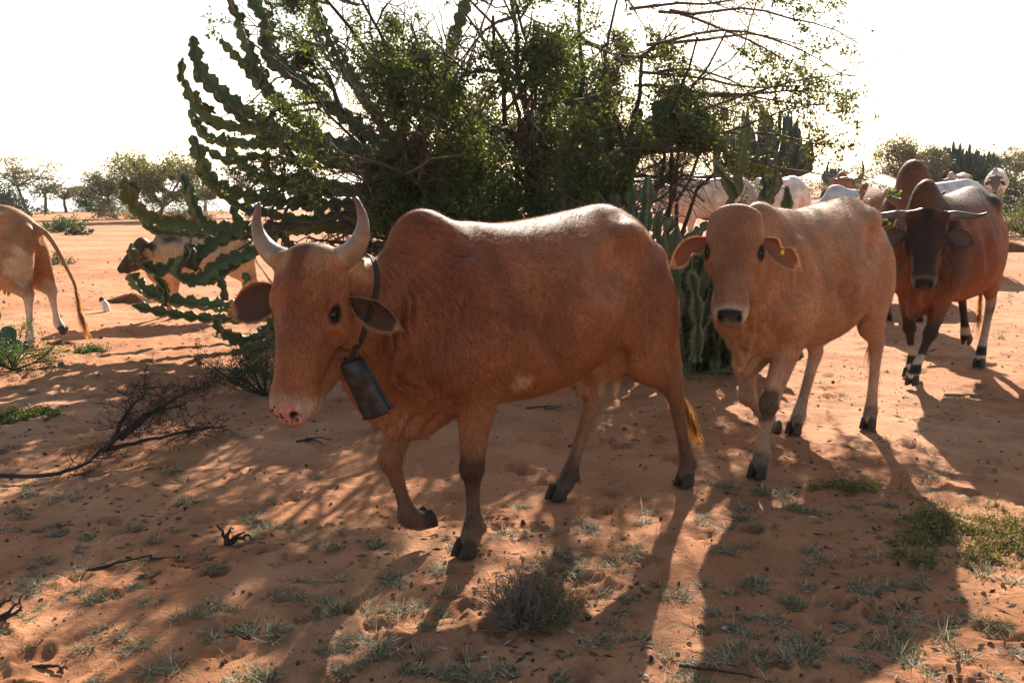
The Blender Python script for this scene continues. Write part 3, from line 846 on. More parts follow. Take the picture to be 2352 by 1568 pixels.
# ---------------------------------------------------------------- cattle: bodies grown as one smooth implicit surface
class Field:
    def __init__(s, lo, hi, h):
        s.h = h
        s.lo = np.array(lo, np.float32)
        s.n = np.ceil((np.array(hi) - s.lo) / h).astype(int) + 1
        s.ax = [(s.lo[i] + h * np.arange(s.n[i])).astype(np.float32) for i in range(3)]
        s.v = np.full(s.n, 1.0, np.float32)
    def block(s, lo, hi):
        a = np.clip(np.floor((np.array(lo) - s.lo) / s.h).astype(int), 0, s.n - 1)
        b = np.clip(np.ceil((np.array(hi) - s.lo) / s.h).astype(int) + 1, 1, s.n)
        if np.any(b - a < 1): return None
        sl = tuple(slice(a[i], b[i]) for i in range(3))
        return sl, s.ax[0][sl[0]][:, None, None], s.ax[1][sl[1]][None, :, None], s.ax[2][sl[2]][None, None, :]
    def union(s, sl, d, k):
        v = s.v[sl]
        if k <= 0:
            s.v[sl] = np.minimum(v, d); return
        h = np.clip(0.5 + 0.5 * (v - d) / k, 0, 1)
        s.v[sl] = v * (1 - h) + d * h - k * h * (1 - h)
    def carve(s, sl, d, k):
        v = s.v[sl]; d = -d
        h = np.clip(0.5 - 0.5 * (v - d) / k, 0, 1)
        s.v[sl] = v * (1 - h) + d * h + k * h * (1 - h)
    def ell(s, c, r, M=None, k=0.03, cut=False):
        """ellipsoid at c, radii r along the rows of M"""
        c = np.asarray(c, float); r = np.asarray(r, float)
        M = np.eye(3) if M is None else np.asarray(M, float)
        ext = np.sqrt(((M * r[:, None]) ** 2).sum(0)) + k * 1.3 + 2 * s.h
        b = s.block(c - ext, c + ext)
        if b is None: return
        sl, X, Y, Z = b
        X = X - c[0]; Y = Y - c[1]; Z = Z - c[2]
        k0 = 0; k1 = 0
        for i in range(3):
            q = (X * M[i, 0] + Y * M[i, 1] + Z * M[i, 2]) / r[i]
            k0 = k0 + q * q; k1 = k1 + (q / r[i]) ** 2
        k0 = np.sqrt(k0); k1 = np.sqrt(k1) + 1e-6
        d = k0 * (k0 - 1) / k1
        d = np.where(k0 < 0.15, -r.min(), d).astype(np.float32)
        (s.carve if cut else s.union)(sl, d, k)
    def sweep(s, P, ru, rs, up, k=0.03, m=3):
        """elliptic tube along a curve: ru half-size along `up`, rs across it"""
        P = np.asarray(P, float); n = len(P)
        up = np.broadcast_to(np.asarray(up, float), (n, 3))
        ru = np.broadcast_to(np.asarray(ru, float), (n,)); rs = np.broadcast_to(np.asarray(rs, float), (n,))
        if m > 1 and n > 1:
            Q = spline(np.concatenate([P, up, ru[:, None], rs[:, None]], 1), m)
            P, up, ru, rs = Q[:, :3], Q[:, 3:6], np.maximum(Q[:, 6], 0.004), np.maximum(Q[:, 7], 0.004)
        rm = np.maximum(ru, rs)
        pad = rm.max() + k * 1.3 + 3 * s.h
        b = s.block((P - pad).min(0), (P + pad).max(0))
        if b is None: return
        sl, X, Y, Z = b
        D = np.full((X.shape[0], Y.shape[1], Z.shape[2]), 1.0, np.float32)
        o = [sl[i].start for i in range(3)]
        for i in range(len(P) - 1):
            a, c = P[i], P[i + 1]
            pd = max(rm[i], rm[i + 1]) + k * 1.3 + 2 * s.h
            bb = s.block(np.minimum(a, c) - pd, np.maximum(a, c) + pd)
            if bb is None: continue
            s2, x, y, z = bb
            x = x - np.float32(a[0]); y = y - np.float32(a[1]); z = z - np.float32(a[2])
            ab = c - a; L2 = ab @ ab + 1e-12
            t = np.clip((x * ab[0] + y * ab[1] + z * ab[2]) / L2, 0, 1)
            cx = x - t * ab[0]; cy_ = y - t * ab[1]; cz = z - t * ab[2]
            T = ab / math.sqrt(L2)
            u = unit(up[i] + up[i + 1]); u = unit(u - T * (u @ T)); sd = np.cross(T, u)
            a1 = ru[i] + (ru[i + 1] - ru[i]) * t; a2 = rs[i] + (rs[i + 1] - rs[i]) * t
            a3 = np.minimum(a1, a2)
            qu = (cx * u[0] + cy_ * u[1] + cz * u[2]) / a1
            qs = (cx * sd[0] + cy_ * sd[1] + cz * sd[2]) / a2
            qt = (cx * T[0] + cy_ * T[1] + cz * T[2]) / a3
            k0 = np.sqrt(qu * qu + qs * qs + qt * qt)
            k1 = np.sqrt((qu / a1) ** 2 + (qs / a2) ** 2 + (qt / a3) ** 2) + 1e-6
            d = np.where(k0 < 0.15, -a3, k0 * (k0 - 1) / k1)
            ss = tuple(slice(s2[j].start - o[j], s2[j].stop - o[j]) for j in range(3))
            D[ss] = np.minimum(D[ss], d)
        s.union(sl, D, k)
    def mesh(s, smooth=2):
        V = s.v
        S = V < 0
        n = np.array(V.shape)
        c = [S[i:n[0] - 1 + i, j:n[1] - 1 + j, k:n[2] - 1 + k] for i in (0, 1) for j in (0, 1) for k in (0, 1)]
        anyv = c[0].copy(); allv = c[0].copy()
        for q in c[1:]:
            anyv |= q; allv &= q
        idx = np.argwhere(anyv & ~allv)
        off = np.array([(i, j, k) for i in (0, 1) for j in (0, 1) for k in (0, 1)])
        val = np.stack([V[idx[:, 0] + o[0], idx[:, 1] + o[1], idx[:, 2] + o[2]] for o in off], 1)
        acc = np.zeros((len(idx), 3)); cnt = np.zeros(len(idx))
        for a in range(8):
            for b in range(a + 1, 8):
                if np.abs(off[a] - off[b]).sum() != 1: continue
                m = (val[:, a] < 0) != (val[:, b] < 0)
                t = val[m, a] / (val[m, a] - val[m, b])
                acc[m] += off[a] + (off[b] - off[a]) * t[:, None]
                cnt[m] += 1
        P = (idx + acc / cnt[:, None]) * s.h + s.lo
        lut = np.full(n - 1, -1, np.int32)
        lut[tuple(idx.T)] = np.arange(len(idx))
        quads = []
        for ax in range(3):
            sa = [slice(None)] * 3; sb = [slice(None)] * 3
            sa[ax] = slice(0, -1); sb[ax] = slice(1, None)
            A, B = S[tuple(sa)], S[tuple(sb)]
            e = np.argwhere(A != B)
            u, w = (ax + 1) % 3, (ax + 2) % 3
            ok = (e[:, u] > 0) & (e[:, w] > 0) & (e[:, u] < n[u] - 1) & (e[:, w] < n[w] - 1)
            e = e[ok]
            inside = A[tuple(e.T)]
            du = np.zeros(3, int); du[u] = 1; dw = np.zeros(3, int); dw[w] = 1
            q = np.stack([lut[tuple((e - du - dw).T)], lut[tuple((e - dw).T)], lut[tuple(e.T)], lut[tuple((e - du).T)]], 1)
            q[~inside] = q[~inside][:, ::-1]
            quads.append(q)
        Q = np.concatenate(quads)
        E = np.concatenate([Q[:, [0, 1]], Q[:, [1, 2]], Q[:, [2, 3]], Q[:, [3, 0]]])
        E = np.concatenate([E, E[:, ::-1]])
        deg = np.bincount(E[:, 0], minlength=len(P))[:, None]
        for it in range(smooth):
            for lam in (0.55, -0.57) if it else (0.5,):
                A = np.stack([np.bincount(E[:, 0], P[E[:, 1], i], minlength=len(P)) for i in range(3)], 1) / np.maximum(deg, 1)
                P = P + lam * (A - P)
        return P, Q

def rotz(a): c, s = math.cos(a), math.sin(a); return np.array([[c, -s, 0], [s, c, 0], [0, 0, 1.0]])
def roty(a): c, s = math.cos(a), math.sin(a); return np.array([[c, 0, s], [0, 1, 0], [-s, 0, c]])
def rotx(a): c, s = math.cos(a), math.sin(a); return np.array([[1, 0, 0], [0, c, -s], [0, s, c]])

def head_frame(yaw, pitch, roll=0.0, tilt=0.0):
    """rows: along the face to the muzzle, out of the face, to the animal's left"""
    M = rotz(R(yaw)) @ roty(R(pitch)) @ rotz(R(tilt)) @ rotx(R(roll))
    return np.stack([M @ [1, 0, 0], M @ [0, 0, 1], M @ [0, 1, 0]])

def cow_body(sp):
    """sp: measures of one animal, in its own frame (x forward, y left, z up)"""
    h = sp['res']
    hp = np.array(sp['poll'], float)
    H = head_frame(*sp['head'])
    hs = sp.get('hs', 1.0)                                # head size
    def hw(a, n, s_): return hp + hs * (a * H[0] + n * H[1] + s_ * H[2])
    tip = hw(0.56, 0, 0)
    lo = np.array([-0.95, -0.48, -0.02]); hi = np.array([1.15, 0.48, 1.6])
    for q in (hw(0, 0, .15), hw(0, 0, -.15), hw(.57, -.2, .1), hw(.57, -.2, -.1), hw(.57, .03, 0), hw(0, .05, 0), hw(.2, -.28, 0)):
        lo = np.minimum(lo, q - .06); hi = np.maximum(hi, q + .06)
    F = Field(lo, hi, h)
    bw = sp.get('bw', 1.0); belly = sp.get('belly', 0.0); hump = sp.get('hump', 1.0)
    # ---- trunk
    st = np.array([  # x, top, bottom, half width
        [-0.545, 1.15, 0.98, 0.06], [-0.50, 1.21, 0.88, 0.13], [-0.44, 1.275, 0.80, 0.175], [-0.36, 1.33, 0.74, 0.21],
        [-0.22, 1.375, 0.71, 0.225], [-0.05, 1.355, 0.655, 0.272], [0.12, 1.33, 0.60, 0.322], [0.30, 1.31, 0.575, 0.325],
        [0.48, 1.30, 0.575, 0.295], [0.64, 1.29, 0.57, 0.245], [0.76, 1.27, 0.565, 0.205], [0.88, 1.19, 0.58, 0.155], [0.97, 1.08, 0.70, 0.08]])
    st = spline(st, 6)
    b = F.block((-0.72, -.45, .4), (1.03, .45, 1.5))
    sl, X, Y, Z = b
    xs = X[:, 0, 0]
    f = lambda j: np.interp(xs, st[:, 0], st[:, j])[:, None, None]
    tp, bt, w = f(1), f(2), f(3) * bw
    bt = bt - belly * np.exp(-((X - 0.12) / 0.33) ** 2)
    c = bt + (tp - bt) * 0.44
    hh = np.where(Z > c, tp - c, c - bt)
    v = (Z - c) / hh
    a = np.abs(Y) / (w * (1 - 0.10 * np.clip(v, 0, 1)))
    p = np.where(Z > c, 1.95, 2.15)
    k0 = (a ** p + np.abs(v) ** p) ** (1 / p)
    g = np.sqrt((a / w) ** 2 + (v / hh) ** 2) / np.maximum(k0, .05)
    d = (k0 - 1) / np.maximum(g, 1.5)
    endc = np.maximum(X - 0.99, -0.565 - X)
    d = np.maximum(d, endc).astype(np.float32)
    F.union(sl, d, 0.0)
    # ---- hump, hips, shoulder blades, thighs
    hu = hump
    F.ell((0.62, 0, 1.21), (0.20, 0.06, 0.10 + .03 * (hu - 1)), k=0.06)
    F.ell((0.80, 0, 1.205 + .03 * (hu - 1)), (0.150 * (0.7 + .3 * hu), sp.get('humpw', 0.085 * (0.6 + .4 * hu)), 0.165 * hu), roty(R(14)), k=0.07)
    for s_ in (1, -1):
        F.ell((-0.21, s_ * 0.158, 1.24), (0.11, 0.05, 0.058), rotz(s_ * R(-20)), k=0.08)       # hook bone
        F.ell((-0.475, s_ * 0.09, 1.12), (0.065, 0.05, 0.07), k=0.045)                            # pin bone
        F.ell((0.67, s_ * 0.170, 0.93), (0.125, 0.075, 0.26), roty(R(-16)), k=0.055)               # shoulder blade
        F.ell((0.72, s_ * 0.17, 0.80), (0.13, 0.075, 0.15), roty(R(30)), k=0.06)                 # upper arm
        F.ell((-0.03, s_ * 0.335 * bw, 1.13), (0.15, 0.14, 0.10), roty(R(-30)), k=0.08, cut=True)
        F.ell((-0.36, s_ * 0.29, 1.20), (0.10, 0.10, 0.10), k=0.08, cut=True)       # hollow flank
        if sp.get('hollow', 1): F.ell((0.45, s_ * 0.40 * bw, 1.02), (0.05, 0.145, 0.3), roty(R(-12)), k=0.075, cut=True)
        F.ell((0.08, s_ * 0.15, 1.43), (0.34, 0.07, 0.085), k=0.06, cut=True)                       # either side of the spine
        F.ell((-0.17, s_ * 0.335, 0.98), (0.035, 0.10, 0.2), roty(R(12)), k=0.07, cut=True)         # before the thigh         # behind the shoulder
    # ---- legs
    up_b = np.array([1.0, 0, 0])
    lm = sp.get('leg', 1.0)
    for key in ('FL', 'FR'):
        el, kn, fe, hf = [np.array(q, float) for q in sp['legs'][key][:4]]
        s_ = 1 if key == 'FL' else -1
        sh = np.array([0.76, s_ * 0.17, 0.84])
        cn1 = kn + (fe - kn) * 0.22; cn2 = kn + (fe - kn) * 0.70
        fa = el + (kn - el) * 0.45
        co = fe + (hf - fe) * 0.45
        P = [sh, el, fa, kn + (el - kn) * .14, kn, cn1, cn2, fe, co]
        ru = np.array([.13, .105, .072, .051, .054, .034, .028, .044, .041]) * lm
        rs = np.array([.07, .068, .056, .044, .049, .031, .025, .039, .043]) * lm
        ru[0] /= lm; ru[1] /= lm
        F.sweep(P, ru, rs, up_b, k=0.035)
        F.ell(el + np.array([-.055, 0, .02]), (.05, .04, .06), k=0.05)
        back = unit((kn - fe)); bk = unit(np.cross(np.array([0, 1.0, 0]), back))
        if bk @ unit(el - kn + np.array([0, 0, 0])) > 9: bk = -bk
        bk = -bk if bk[0] > 0 and kn[0] <= fe[0] + .2 and not sp['legs'][key][4:] else bk
        for q in (1, -1):
            F.ell(fe + np.array([-.035, q * .018, -.015]), (.016, .012, .02), k=0.012)            # dew claws
    for key in ('HL', 'HR'):
        sf, hk, fe, hf = [np.array(q, float) for q in sp['legs'][key][:4]]
        s_ = 1 if key == 'HL' else -1
        hip = np.array([-0.32, s_ * 0.13, 1.05])
        g1 = sf + (hk - sf) * 0.5
        cn1 = hk + (fe - hk) * 0.25; cn2 = hk + (fe - hk) * 0.72
        co = fe + (hf - fe) * 0.45
        th = (hip + sf) / 2 + np.array([-.06, s_ * .005, 0])
        F.sweep([hip, th, sf + (g1 - sf) * .3, g1], np.array([.17, .175, .12, .08]) * (.4 + .6 * lm), np.array([.070, .080, .062, .05]), up_b, k=0.055)
        butt = np.array([-0.435, s_ * 0.10, 0.98])
        F.sweep([butt, butt * .55 + (hk + np.array([-.02, 0, .14])) * .45, hk + np.array([-.015, 0, .10])], [.09, .075, .032], [.075, .055, .024], up_b, k=0.08)
        P = [sf + (g1 - sf) * .3, g1, hk + (g1 - hk) * .25, hk, cn1, cn2, fe, co]
        F.sweep(P, np.array([.12, .082, .056, .058, .038, .030, .045, .041]) * lm, np.array([.06, .05, .036, .037, .030, .028, .037, .042]) * lm, up_b, k=0.03)
        F.ell(hk + np.array([-.035, 0, .045]), (.026, .022, .045), roty(R(-12)), k=0.025)         # point of hock
        for q in (1, -1):
            F.ell(fe + np.array([-.035, q * .018, -.015]), (.016, .012, .02), k=0.012)
    # ---- neck
    nb = hw(0.08, -0.13, 0)
    n0 = np.array([0.66, 0, 0.99]); n1 = np.array([0.84, 0, 0.97])
    mid = n1 * .5 + nb * .5 + np.array([0.0, 0, -0.04]) + sp.get('neckmid', np.zeros(3))
    nt = sp.get('neck', 1.0)
    upn = [np.array([0.1, 0, 1]), np.array([0.2, 0, 1]), np.array([.3, 0, 1]), unit(H[1] + np.array([0, 0, 1.0]))]
    F.sweep([n0, n1, mid, nb], np.array([.29, .265, .20, .13]) * nt, np.array([.19, .155, .118, .095]), upn, k=0.06)
    # ---- dewlap and brisket
    dl = sp.get('dewlap', 1.0)
    jaw = hw(0.24, -0.20, 0)
    F.sweep([jaw * .75 + np.array([.9, 0, .8]) * .25, jaw * .35 + np.array([.94, 0, .66]) * .65, (0.93, 0, .66 - .03 * dl), (0.82, 0, .60 - .025 * dl), (0.68, 0, .60)],
            [.07, .11 * dl, .115 * dl, .095, .06], [.032, .024, .027, .05, .07], [0.35, 0, 1], k=0.045)
    # ---- head
    def S(an, ru, rs, k=.02):
        F.sweep([hw(a_, n_, 0) for a_, n_ in an], np.array(ru) * hs, np.array(rs) * hs, H[1], k=k)
    S([(.03, -.075), (.10, -.09), (.20, -.098), (.30, -.092), (.39, -.078), (.46, -.070), (.495, -.068)],
      [.072, .092, .098, .088, .072, .064, .058], [.122, .134, .121, .096, .078, .073, .067], .03)
    S([(.12, -.195), (.24, -.232), (.35, -.205), (.445, -.146)], [.07, .072, .058, .036], [.090, .076, .056, .041], .035)
    def Eh(a, n, s_, r, k=.02, cut=False):
        F.ell(hw(a, n, s_), np.array(r) * hs, H, k, cut)
    fb = sp.get('fore', 0.0)
    Eh(.09, -.045 + fb, 0, (.105, .050, .108), .04)                              # forehead
    Eh(.33, -.035, 0, (.16, .032, .040), .035)                                   # bridge of the nose
    for s_ in (1, -1):
        if not sp.get('polled'): Eh(.022, -.062, s_ * .115, (.036, .045, .036), .03)                      # horn seats
        Eh(.150, -.047, s_ * .100, (.05, .03, .026), .02)                        # brow
        Eh(.205, -.118, s_ * .106, (.075, .055, .030), .03)                      # cheek bone
        Eh(.455, -.075, s_ * .056, (.05, .045, .026), .02)                       # upper lip
    for s_ in (1, -1):
        Eh(.20, -.195, s_ * .082, (.085, .070, .026), .02)                       # jaw muscle
        Eh(.335, -.075, s_ * .118, (.085, .040, .034), .025, True)               # hollow before the eye
        Eh(.195, -.040, s_ * .135, (.05, .012, .03), .012, True)                 # fold above the eye
        Eh(.42, -.118, s_ * .075, (.03, .010, .02), .010, True)                  # corner of the mouth
    Eh(.502, -.055, 0, (.028, .046, .066), .02)                                  # nose pad
    Eh(.462, -.146, 0, (.048, .034, .050), .018)                                 # chin
    for s_ in (1, -1):
        Eh(.192, -.070, s_ * .130, (.022, .0145, .020), .008, True)               # eye socket
        Eh(.522, -.038, s_ * .042, (.017, .022, .013), .010, True)               # nostril
    Eh(.50, -.104, 0, (.075, .004, .07), .007, True)                             # mouth
    # ---- tail root and tail
    tl = [np.array(q, float) for q in sp['tail']]
    n = len(tl)
    F.sweep(tl, np.interp(np.linspace(0, 1, n), [0, .15, .4, 1], [.055, .036, .024, .014]), np.interp(np.linspace(0, 1, n), [0, .15, .4, 1], [.05, .034, .024, .014]), [1, 0.2, 0], k=0.03)
    if sp.get('udder'):
        F.ell((-0.20, .01, .685), (.16, .135, .125), k=0.04)
        for dx, dy in ((.055, .06), (-.05, .06), (.055, -.05), (-.05, -.05)):
            F.sweep([(-.20 + dx, dy, .60), (-.19 + dx, dy * 1.15, .515)], [.026, .015], [.026, .015], [1, 0, 0], k=0.018, m=2)
        F.ell((.07, 0, .585), (.10, .016, .035), k=0.03)
    else:
        F.ell((.02, 0, .585), (.13, .02, .05), k=0.03)
    for e in sp.get('extra', []): e(F)
    # ---- skin folds on the neck
    if h < 0.013:
        sl, X, Y, Z = F.block((0.72, -.4, .5), (1.3, .4, 1.35))
        ph = (X * 1.0 - (Z - 0.9) * 0.22 + 0.020 * np.sin(Z * 13 + 1) + .012 * np.sin(Z * 31) + .02 * np.sin(X * 19 + Z * 6))
        hc0 = [X - hp[0], Y - hp[1], Z - hp[2]]
        am = H[0, 0] * hc0[0] + H[0, 1] * hc0[1] + H[0, 2] * hc0[2]
        nm = H[1, 0] * hc0[0] + H[1, 1] * hc0[1] + H[1, 2] * hc0[2]
        off_head = sstep(-nm, 0.20, 0.26)
        mk = np.exp(-((X - sp.get('foldx', 0.98)) / .09) ** 2) * sstep(np.abs(Y), .03, .07) * sstep(Z, .55, .66) * (1 - sstep(Z, 1.12, 1.24)) * off_head
        F.v[sl] += (mk * sp.get('fold', 0.018) * np.sin(ph * 2 * math.pi / 0.043) * (.55 + .45 * np.sin(Z * 23 + X * 37)) ).astype(np.float32)
        mk = np.exp(-((X - .88) / .10) ** 2) * (1 - sstep(Z, .62, .72)) * np.exp(-(Y / .1) ** 2)
        F.v[sl] += (mk * 0.013 * np.sin((X + .35 * (Z - .6)) * 2 * math.pi / 0.085 + 1.2 * np.sin(Z * 11))).astype(np.float32)
        # faint ribs and slack skin on the barrel
        sl, X, Y, Z = F.block((-.25, -.45, .6), (.6, .45, 1.35))
        mk = sstep(np.abs(Y), .12, .2) * np.exp(-((X - .12) / .22) ** 2) * np.exp(-((Z - 1.05) / .17) ** 2)
        F.v[sl] += (mk * 0.0036 * np.sin((X + .55 * (Z - 1)) * 2 * math.pi / 0.105 + 2.2 * np.sin(Z * 6 + X * 5)) * (.5 + .5 * np.sin(X * 13 + Z * 9))).astype(np.float32)
    P, Q = F.mesh()
    hc = (P - hp) @ H.T / hs
    return P, Q, hc, H, hw

def make_hoof(parent, pos, M, mat, sc=1.0):
    """two claws; pos = coronet centre, M rows: forward, left, up"""
    g = Geo()
    for s_ in (1, -1):
        rings = []
        ns = 12
        a = np.arange(ns) * 2 * math.pi / ns
        for z, L, W, fo in ((.012, .036, .021, .000), (-.002, .040, .0235, .004), (-.022, .046, .0245, .010), (-.048, .053, .0255, .017), (-.064, .056, .0262, .021), (-.068, .050, .022, .020)):
            x = fo + L * np.cos(a) * np.where(np.cos(a) > 0, 1.05, .85)
            y = W * np.sin(a) * (1 - .18 * np.clip(np.cos(a), 0, 1))
            y = s_ * .0262 + np.where(y * s_ < 0, y * .92, y)
            rings.append(np.stack([x, y, np.full(ns, z) + .004 * np.cos(a)], 1))
        V = np.concatenate(rings + [rings[-1].mean(0)[None], rings[0].mean(0)[None]])
        nr = len(rings)
        q = [[i * ns + j, (i + 1) * ns + j, (i + 1) * ns + (j + 1) % ns, i * ns + (j + 1) % ns] for i in range(nr - 1) for j in range(ns)]
        t = [[(nr - 1) * ns + (j + 1) % ns, (nr - 1) * ns + j, nr * ns] for j in range(ns)] + [[j, (j + 1) % ns, nr * ns + 1] for j in range(ns)]
        cc = np.ones((len(V), 3)); 
        for i in range(nr): cc[i * ns:(i + 1) * ns] = 1.5 if i < 1 else 1 - .06 * i
        g.add(pos + (V * sc) @ M, t, q, cc)
    return g.build('hoof', mat, parent)

def make_horn(parent, P, rad, mat, ctip, cbase):
    P = spline(np.array(P, float), 8)
    t = np.linspace(0, 1, len(P))
    r = rad * (1 - t ** 1.35 * .86)
    r = r * (1 + .012 * np.sin(t * 40 + 2 * np.sin(t * 13)) * (1 - t))
    r[-1] *= .5
    c = np.outer(1 - sstep(t, .35, .95), cbase) + np.outer(sstep(t, .35, .95), ctip)
    g = Geo(); tube(g, P, r, 14, c * (1 + .10 * np.sin(t * 47 + 5 * np.sin(t * 9)))[:, None])
    return g.build('horn', mat, parent)

def make_ear(parent, base, dirv, face, mat, L=.19, W=.058, droop=.02, cup=.35, fringe=220, rim=(1.2, 1.05, .9), inner=(.5, .45, .42), outer=(1, 1, 1), notch=False, seed=0):
    """leaf-shaped cupped ear: dirv along it, `face` where its opening looks"""
    r = np.random.default_rng(seed)
    d = unit(dirv); fz = unit(np.asarray(face, float) - d * (np.asarray(face, float) @ d)); sd = np.cross(d, fz)
    nu, nv = 17, 11
    u = np.linspace(0, 1, nu); v = np.linspace(-1, 1, nv)
    w = W * np.interp(u, [0, .12, .35, .55, .75, .9, 1], [.28, .5, .92, 1.0, .80, .46, .06])
    U, Vv = np.meshgrid(u, v, indexing='ij')
    Wd = np.repeat(w[:, None], nv, 1)
    if notch:
        Wd = np.where((Vv < -.05) & (U > .36), Wd * (1 - .75 * np.exp(-((U - .52) / .10) ** 2)), Wd)
    cu = cup * np.interp(u, [0, .25, .6, 1], [2.6, 1.8, 1.0, .7])[:, None]
    ang = Vv * cu
    lat = Wd * np.sin(ang) / cu
    dep = -Wd * (np.cos(ang) - math.cos(1) * 0) / cu + Wd / cu
    ctr = base + U[..., None] * L * d + np.array([0, 0, -1]) * (droop * U ** 2)[..., None]
    A = ctr + lat[..., None] * sd + dep[..., None] * fz
    th = .0035 * (1 - .6 * np.abs(Vv)) * (1 - .5 * U) + .0008
    B = A - th[..., None] * 2 * fz
    n = nu * nv
    V = np.concatenate([A.reshape(-1, 3), B.reshape(-1, 3)])
    q = []
    for i in range(nu - 1):
        for j in range(nv - 1):
            a = i * nv + j
            q.append([a, a + 1, a + nv + 1, a + nv]); q.append([n + a, n + a + nv, n + a + nv + 1, n + a + 1])
    ring = [i * nv for i in range(nu)] + [(nu - 1) * nv + j for j in range(1, nv)] + [i * nv + nv - 1 for i in range(nu - 2, -1, -1)]
    for a, b in zip(ring[:-1], ring[1:]): q.append([a, n + a, n + b, b])
    edge = (np.abs(Vv) > .8) | (U > .9)
    cA = np.where(edge[..., None], np.array(rim), np.array(inner)).reshape(-1, 3)
    cB = np.where(edge[..., None], np.array(rim), np.array(outer)).reshape(-1, 3)
    g = Geo(); g.add(V, None, q, np.concatenate([cA, cB]))
    # hair standing off the rim and in the opening
    E = np.array([A.reshape(-1, 3)[k] for k in ring])
    cen = A.reshape(-1, 3).mean(0)
    for _ in range(fringe):
        k = r.integers(0, len(E) - 1); t = r.random()
        p = E[k] * (1 - t) + E[k + 1] * t
        o = unit(unit(p - cen - d * ((p - cen) @ d) * .3) + r.normal(0, .28, 3) + .5 * d)
        l = r.uniform(.006, .020)
        s2 = unit(np.cross(o, r.normal(0, 1, 3))) * .0006
        g.add([p - s2, p + s2, p + o * l + np.array([0, 0, -.15 * l])], [[0, 1, 2]], None, rim)
    for _ in range(fringe // 30):
        i = r.integers(1, nu - 5); j = r.integers(1, nv - 1)
        p = A[i, j]; o = unit(fz * .6 + d * .9 + r.normal(0, .25, 3)); l = r.uniform(.012, .03)
        s2 = unit(np.cross(o, r.normal(0, 1, 3))) * .0005
        g.add([p - s2, p + s2, p + o * l], [[0, 1, 2]], None, np.array(rim) * .9)
    return g.build('ear', mat, parent)

def make_eye(parent, c, r, look, mat):
    g = Geo()
    nu, nv = 12, 8
    th = np.linspace(0, math.pi, nv); ph = np.arange(nu) * 2 * math.pi / nu
    d = unit(look); u = unit(np.cross(d, [0.1, .2, 1])); w = np.cross(d, u)
    V = np.array([c + r * (math.cos(t) * d + math.sin(t) * (math.cos(p) * u + math.sin(p) * w)) for t in th for p in ph])
    q = [[i * nu + j, i * nu + (j + 1) % nu, (i + 1) * nu + (j + 1) % nu, (i + 1) * nu + j] for i in range(nv - 1) for j in range(nu)]
    cc = np.array([(.010, .008, .007) if t < .8 else ((.035, .02, .012) if t < 1.35 else (.2, .16, .13)) for t in th for p in ph])
    g.add(V, None, q, cc)
    return g.build('eye', mat, parent)

def make_tuft(parent, P, L, spread, mat, n=260, c0=(.35, .25, .2), c1=(1.6, 1.0, .5), seed=0, width=.0016, gdir=(0, 0, -1)):
    """the switch: long hairs leaving the last part of the tail"""
    r = np.random.default_rng(seed)
    P = np.asarray(P, float)
    g = Geo()
    for _ in range(n):
        t = r.random() ** .8 * (len(P) - 1.001); k = int(t)
        p = P[k] + (P[k + 1] - P[k]) * (t - k)
        d = unit(P[k + 1] - P[k]); o = unit(d * 1.0 + r.normal(0, spread, 3)); l = L * r.uniform(.5, 1.1)
        g0 = np.array(gdir, float)
        s2 = unit(np.cross(o, r.normal(0, 1, 3)))
        pts = [p + o * l * q + (g0 * .35 + unit(d) * .25) * l * q * q + r.normal(0, .004, 3) * (q > 0) for q in (0, .35, .7, 1)]
        wd = [width, width * .9, width * .7, width * .15]
        V = []
        for a, b in zip(pts, wd): V += [a - s2 * b, a + s2 * b]
        mixc = np.array([np.array(c0) * (1 - q) + np.array(c1) * q for q in (0, 0, .25, .25, .7, .7, 1, 1)]) * r.uniform(.75, 1.25)
        g.add(V, None, [[0, 1, 3, 2], [2, 3, 5, 4], [4, 5, 7, 6]], mixc)
    return g.build('tail_tuft', mat, parent)

def make_tag(parent, c, H):
    g = Geo()
    w, h_, t = .0075, .011, .0012
    V = [c + a * w * H[2] - b * h_ * H[0] + d * t * H[1] for d in (-1, 1) for a, b in ((-1, -1), (1, -1), (1, .6), (.4, 1), (-.4, 1), (-1, .6))]
    g.add(V, [[0, 1, 2], [0, 2, 3], [0, 3, 4], [0, 4, 5], [6, 8, 7], [6, 9, 8], [6, 10, 9], [6, 11, 10]], [[i, i + 6, (i + 1) % 6 + 6, (i + 1) % 6] for i in range(6)])
    return g.build('ear_tag', plain('yellow_plastic', (.75, .45, .02), .4, .4), parent, False)

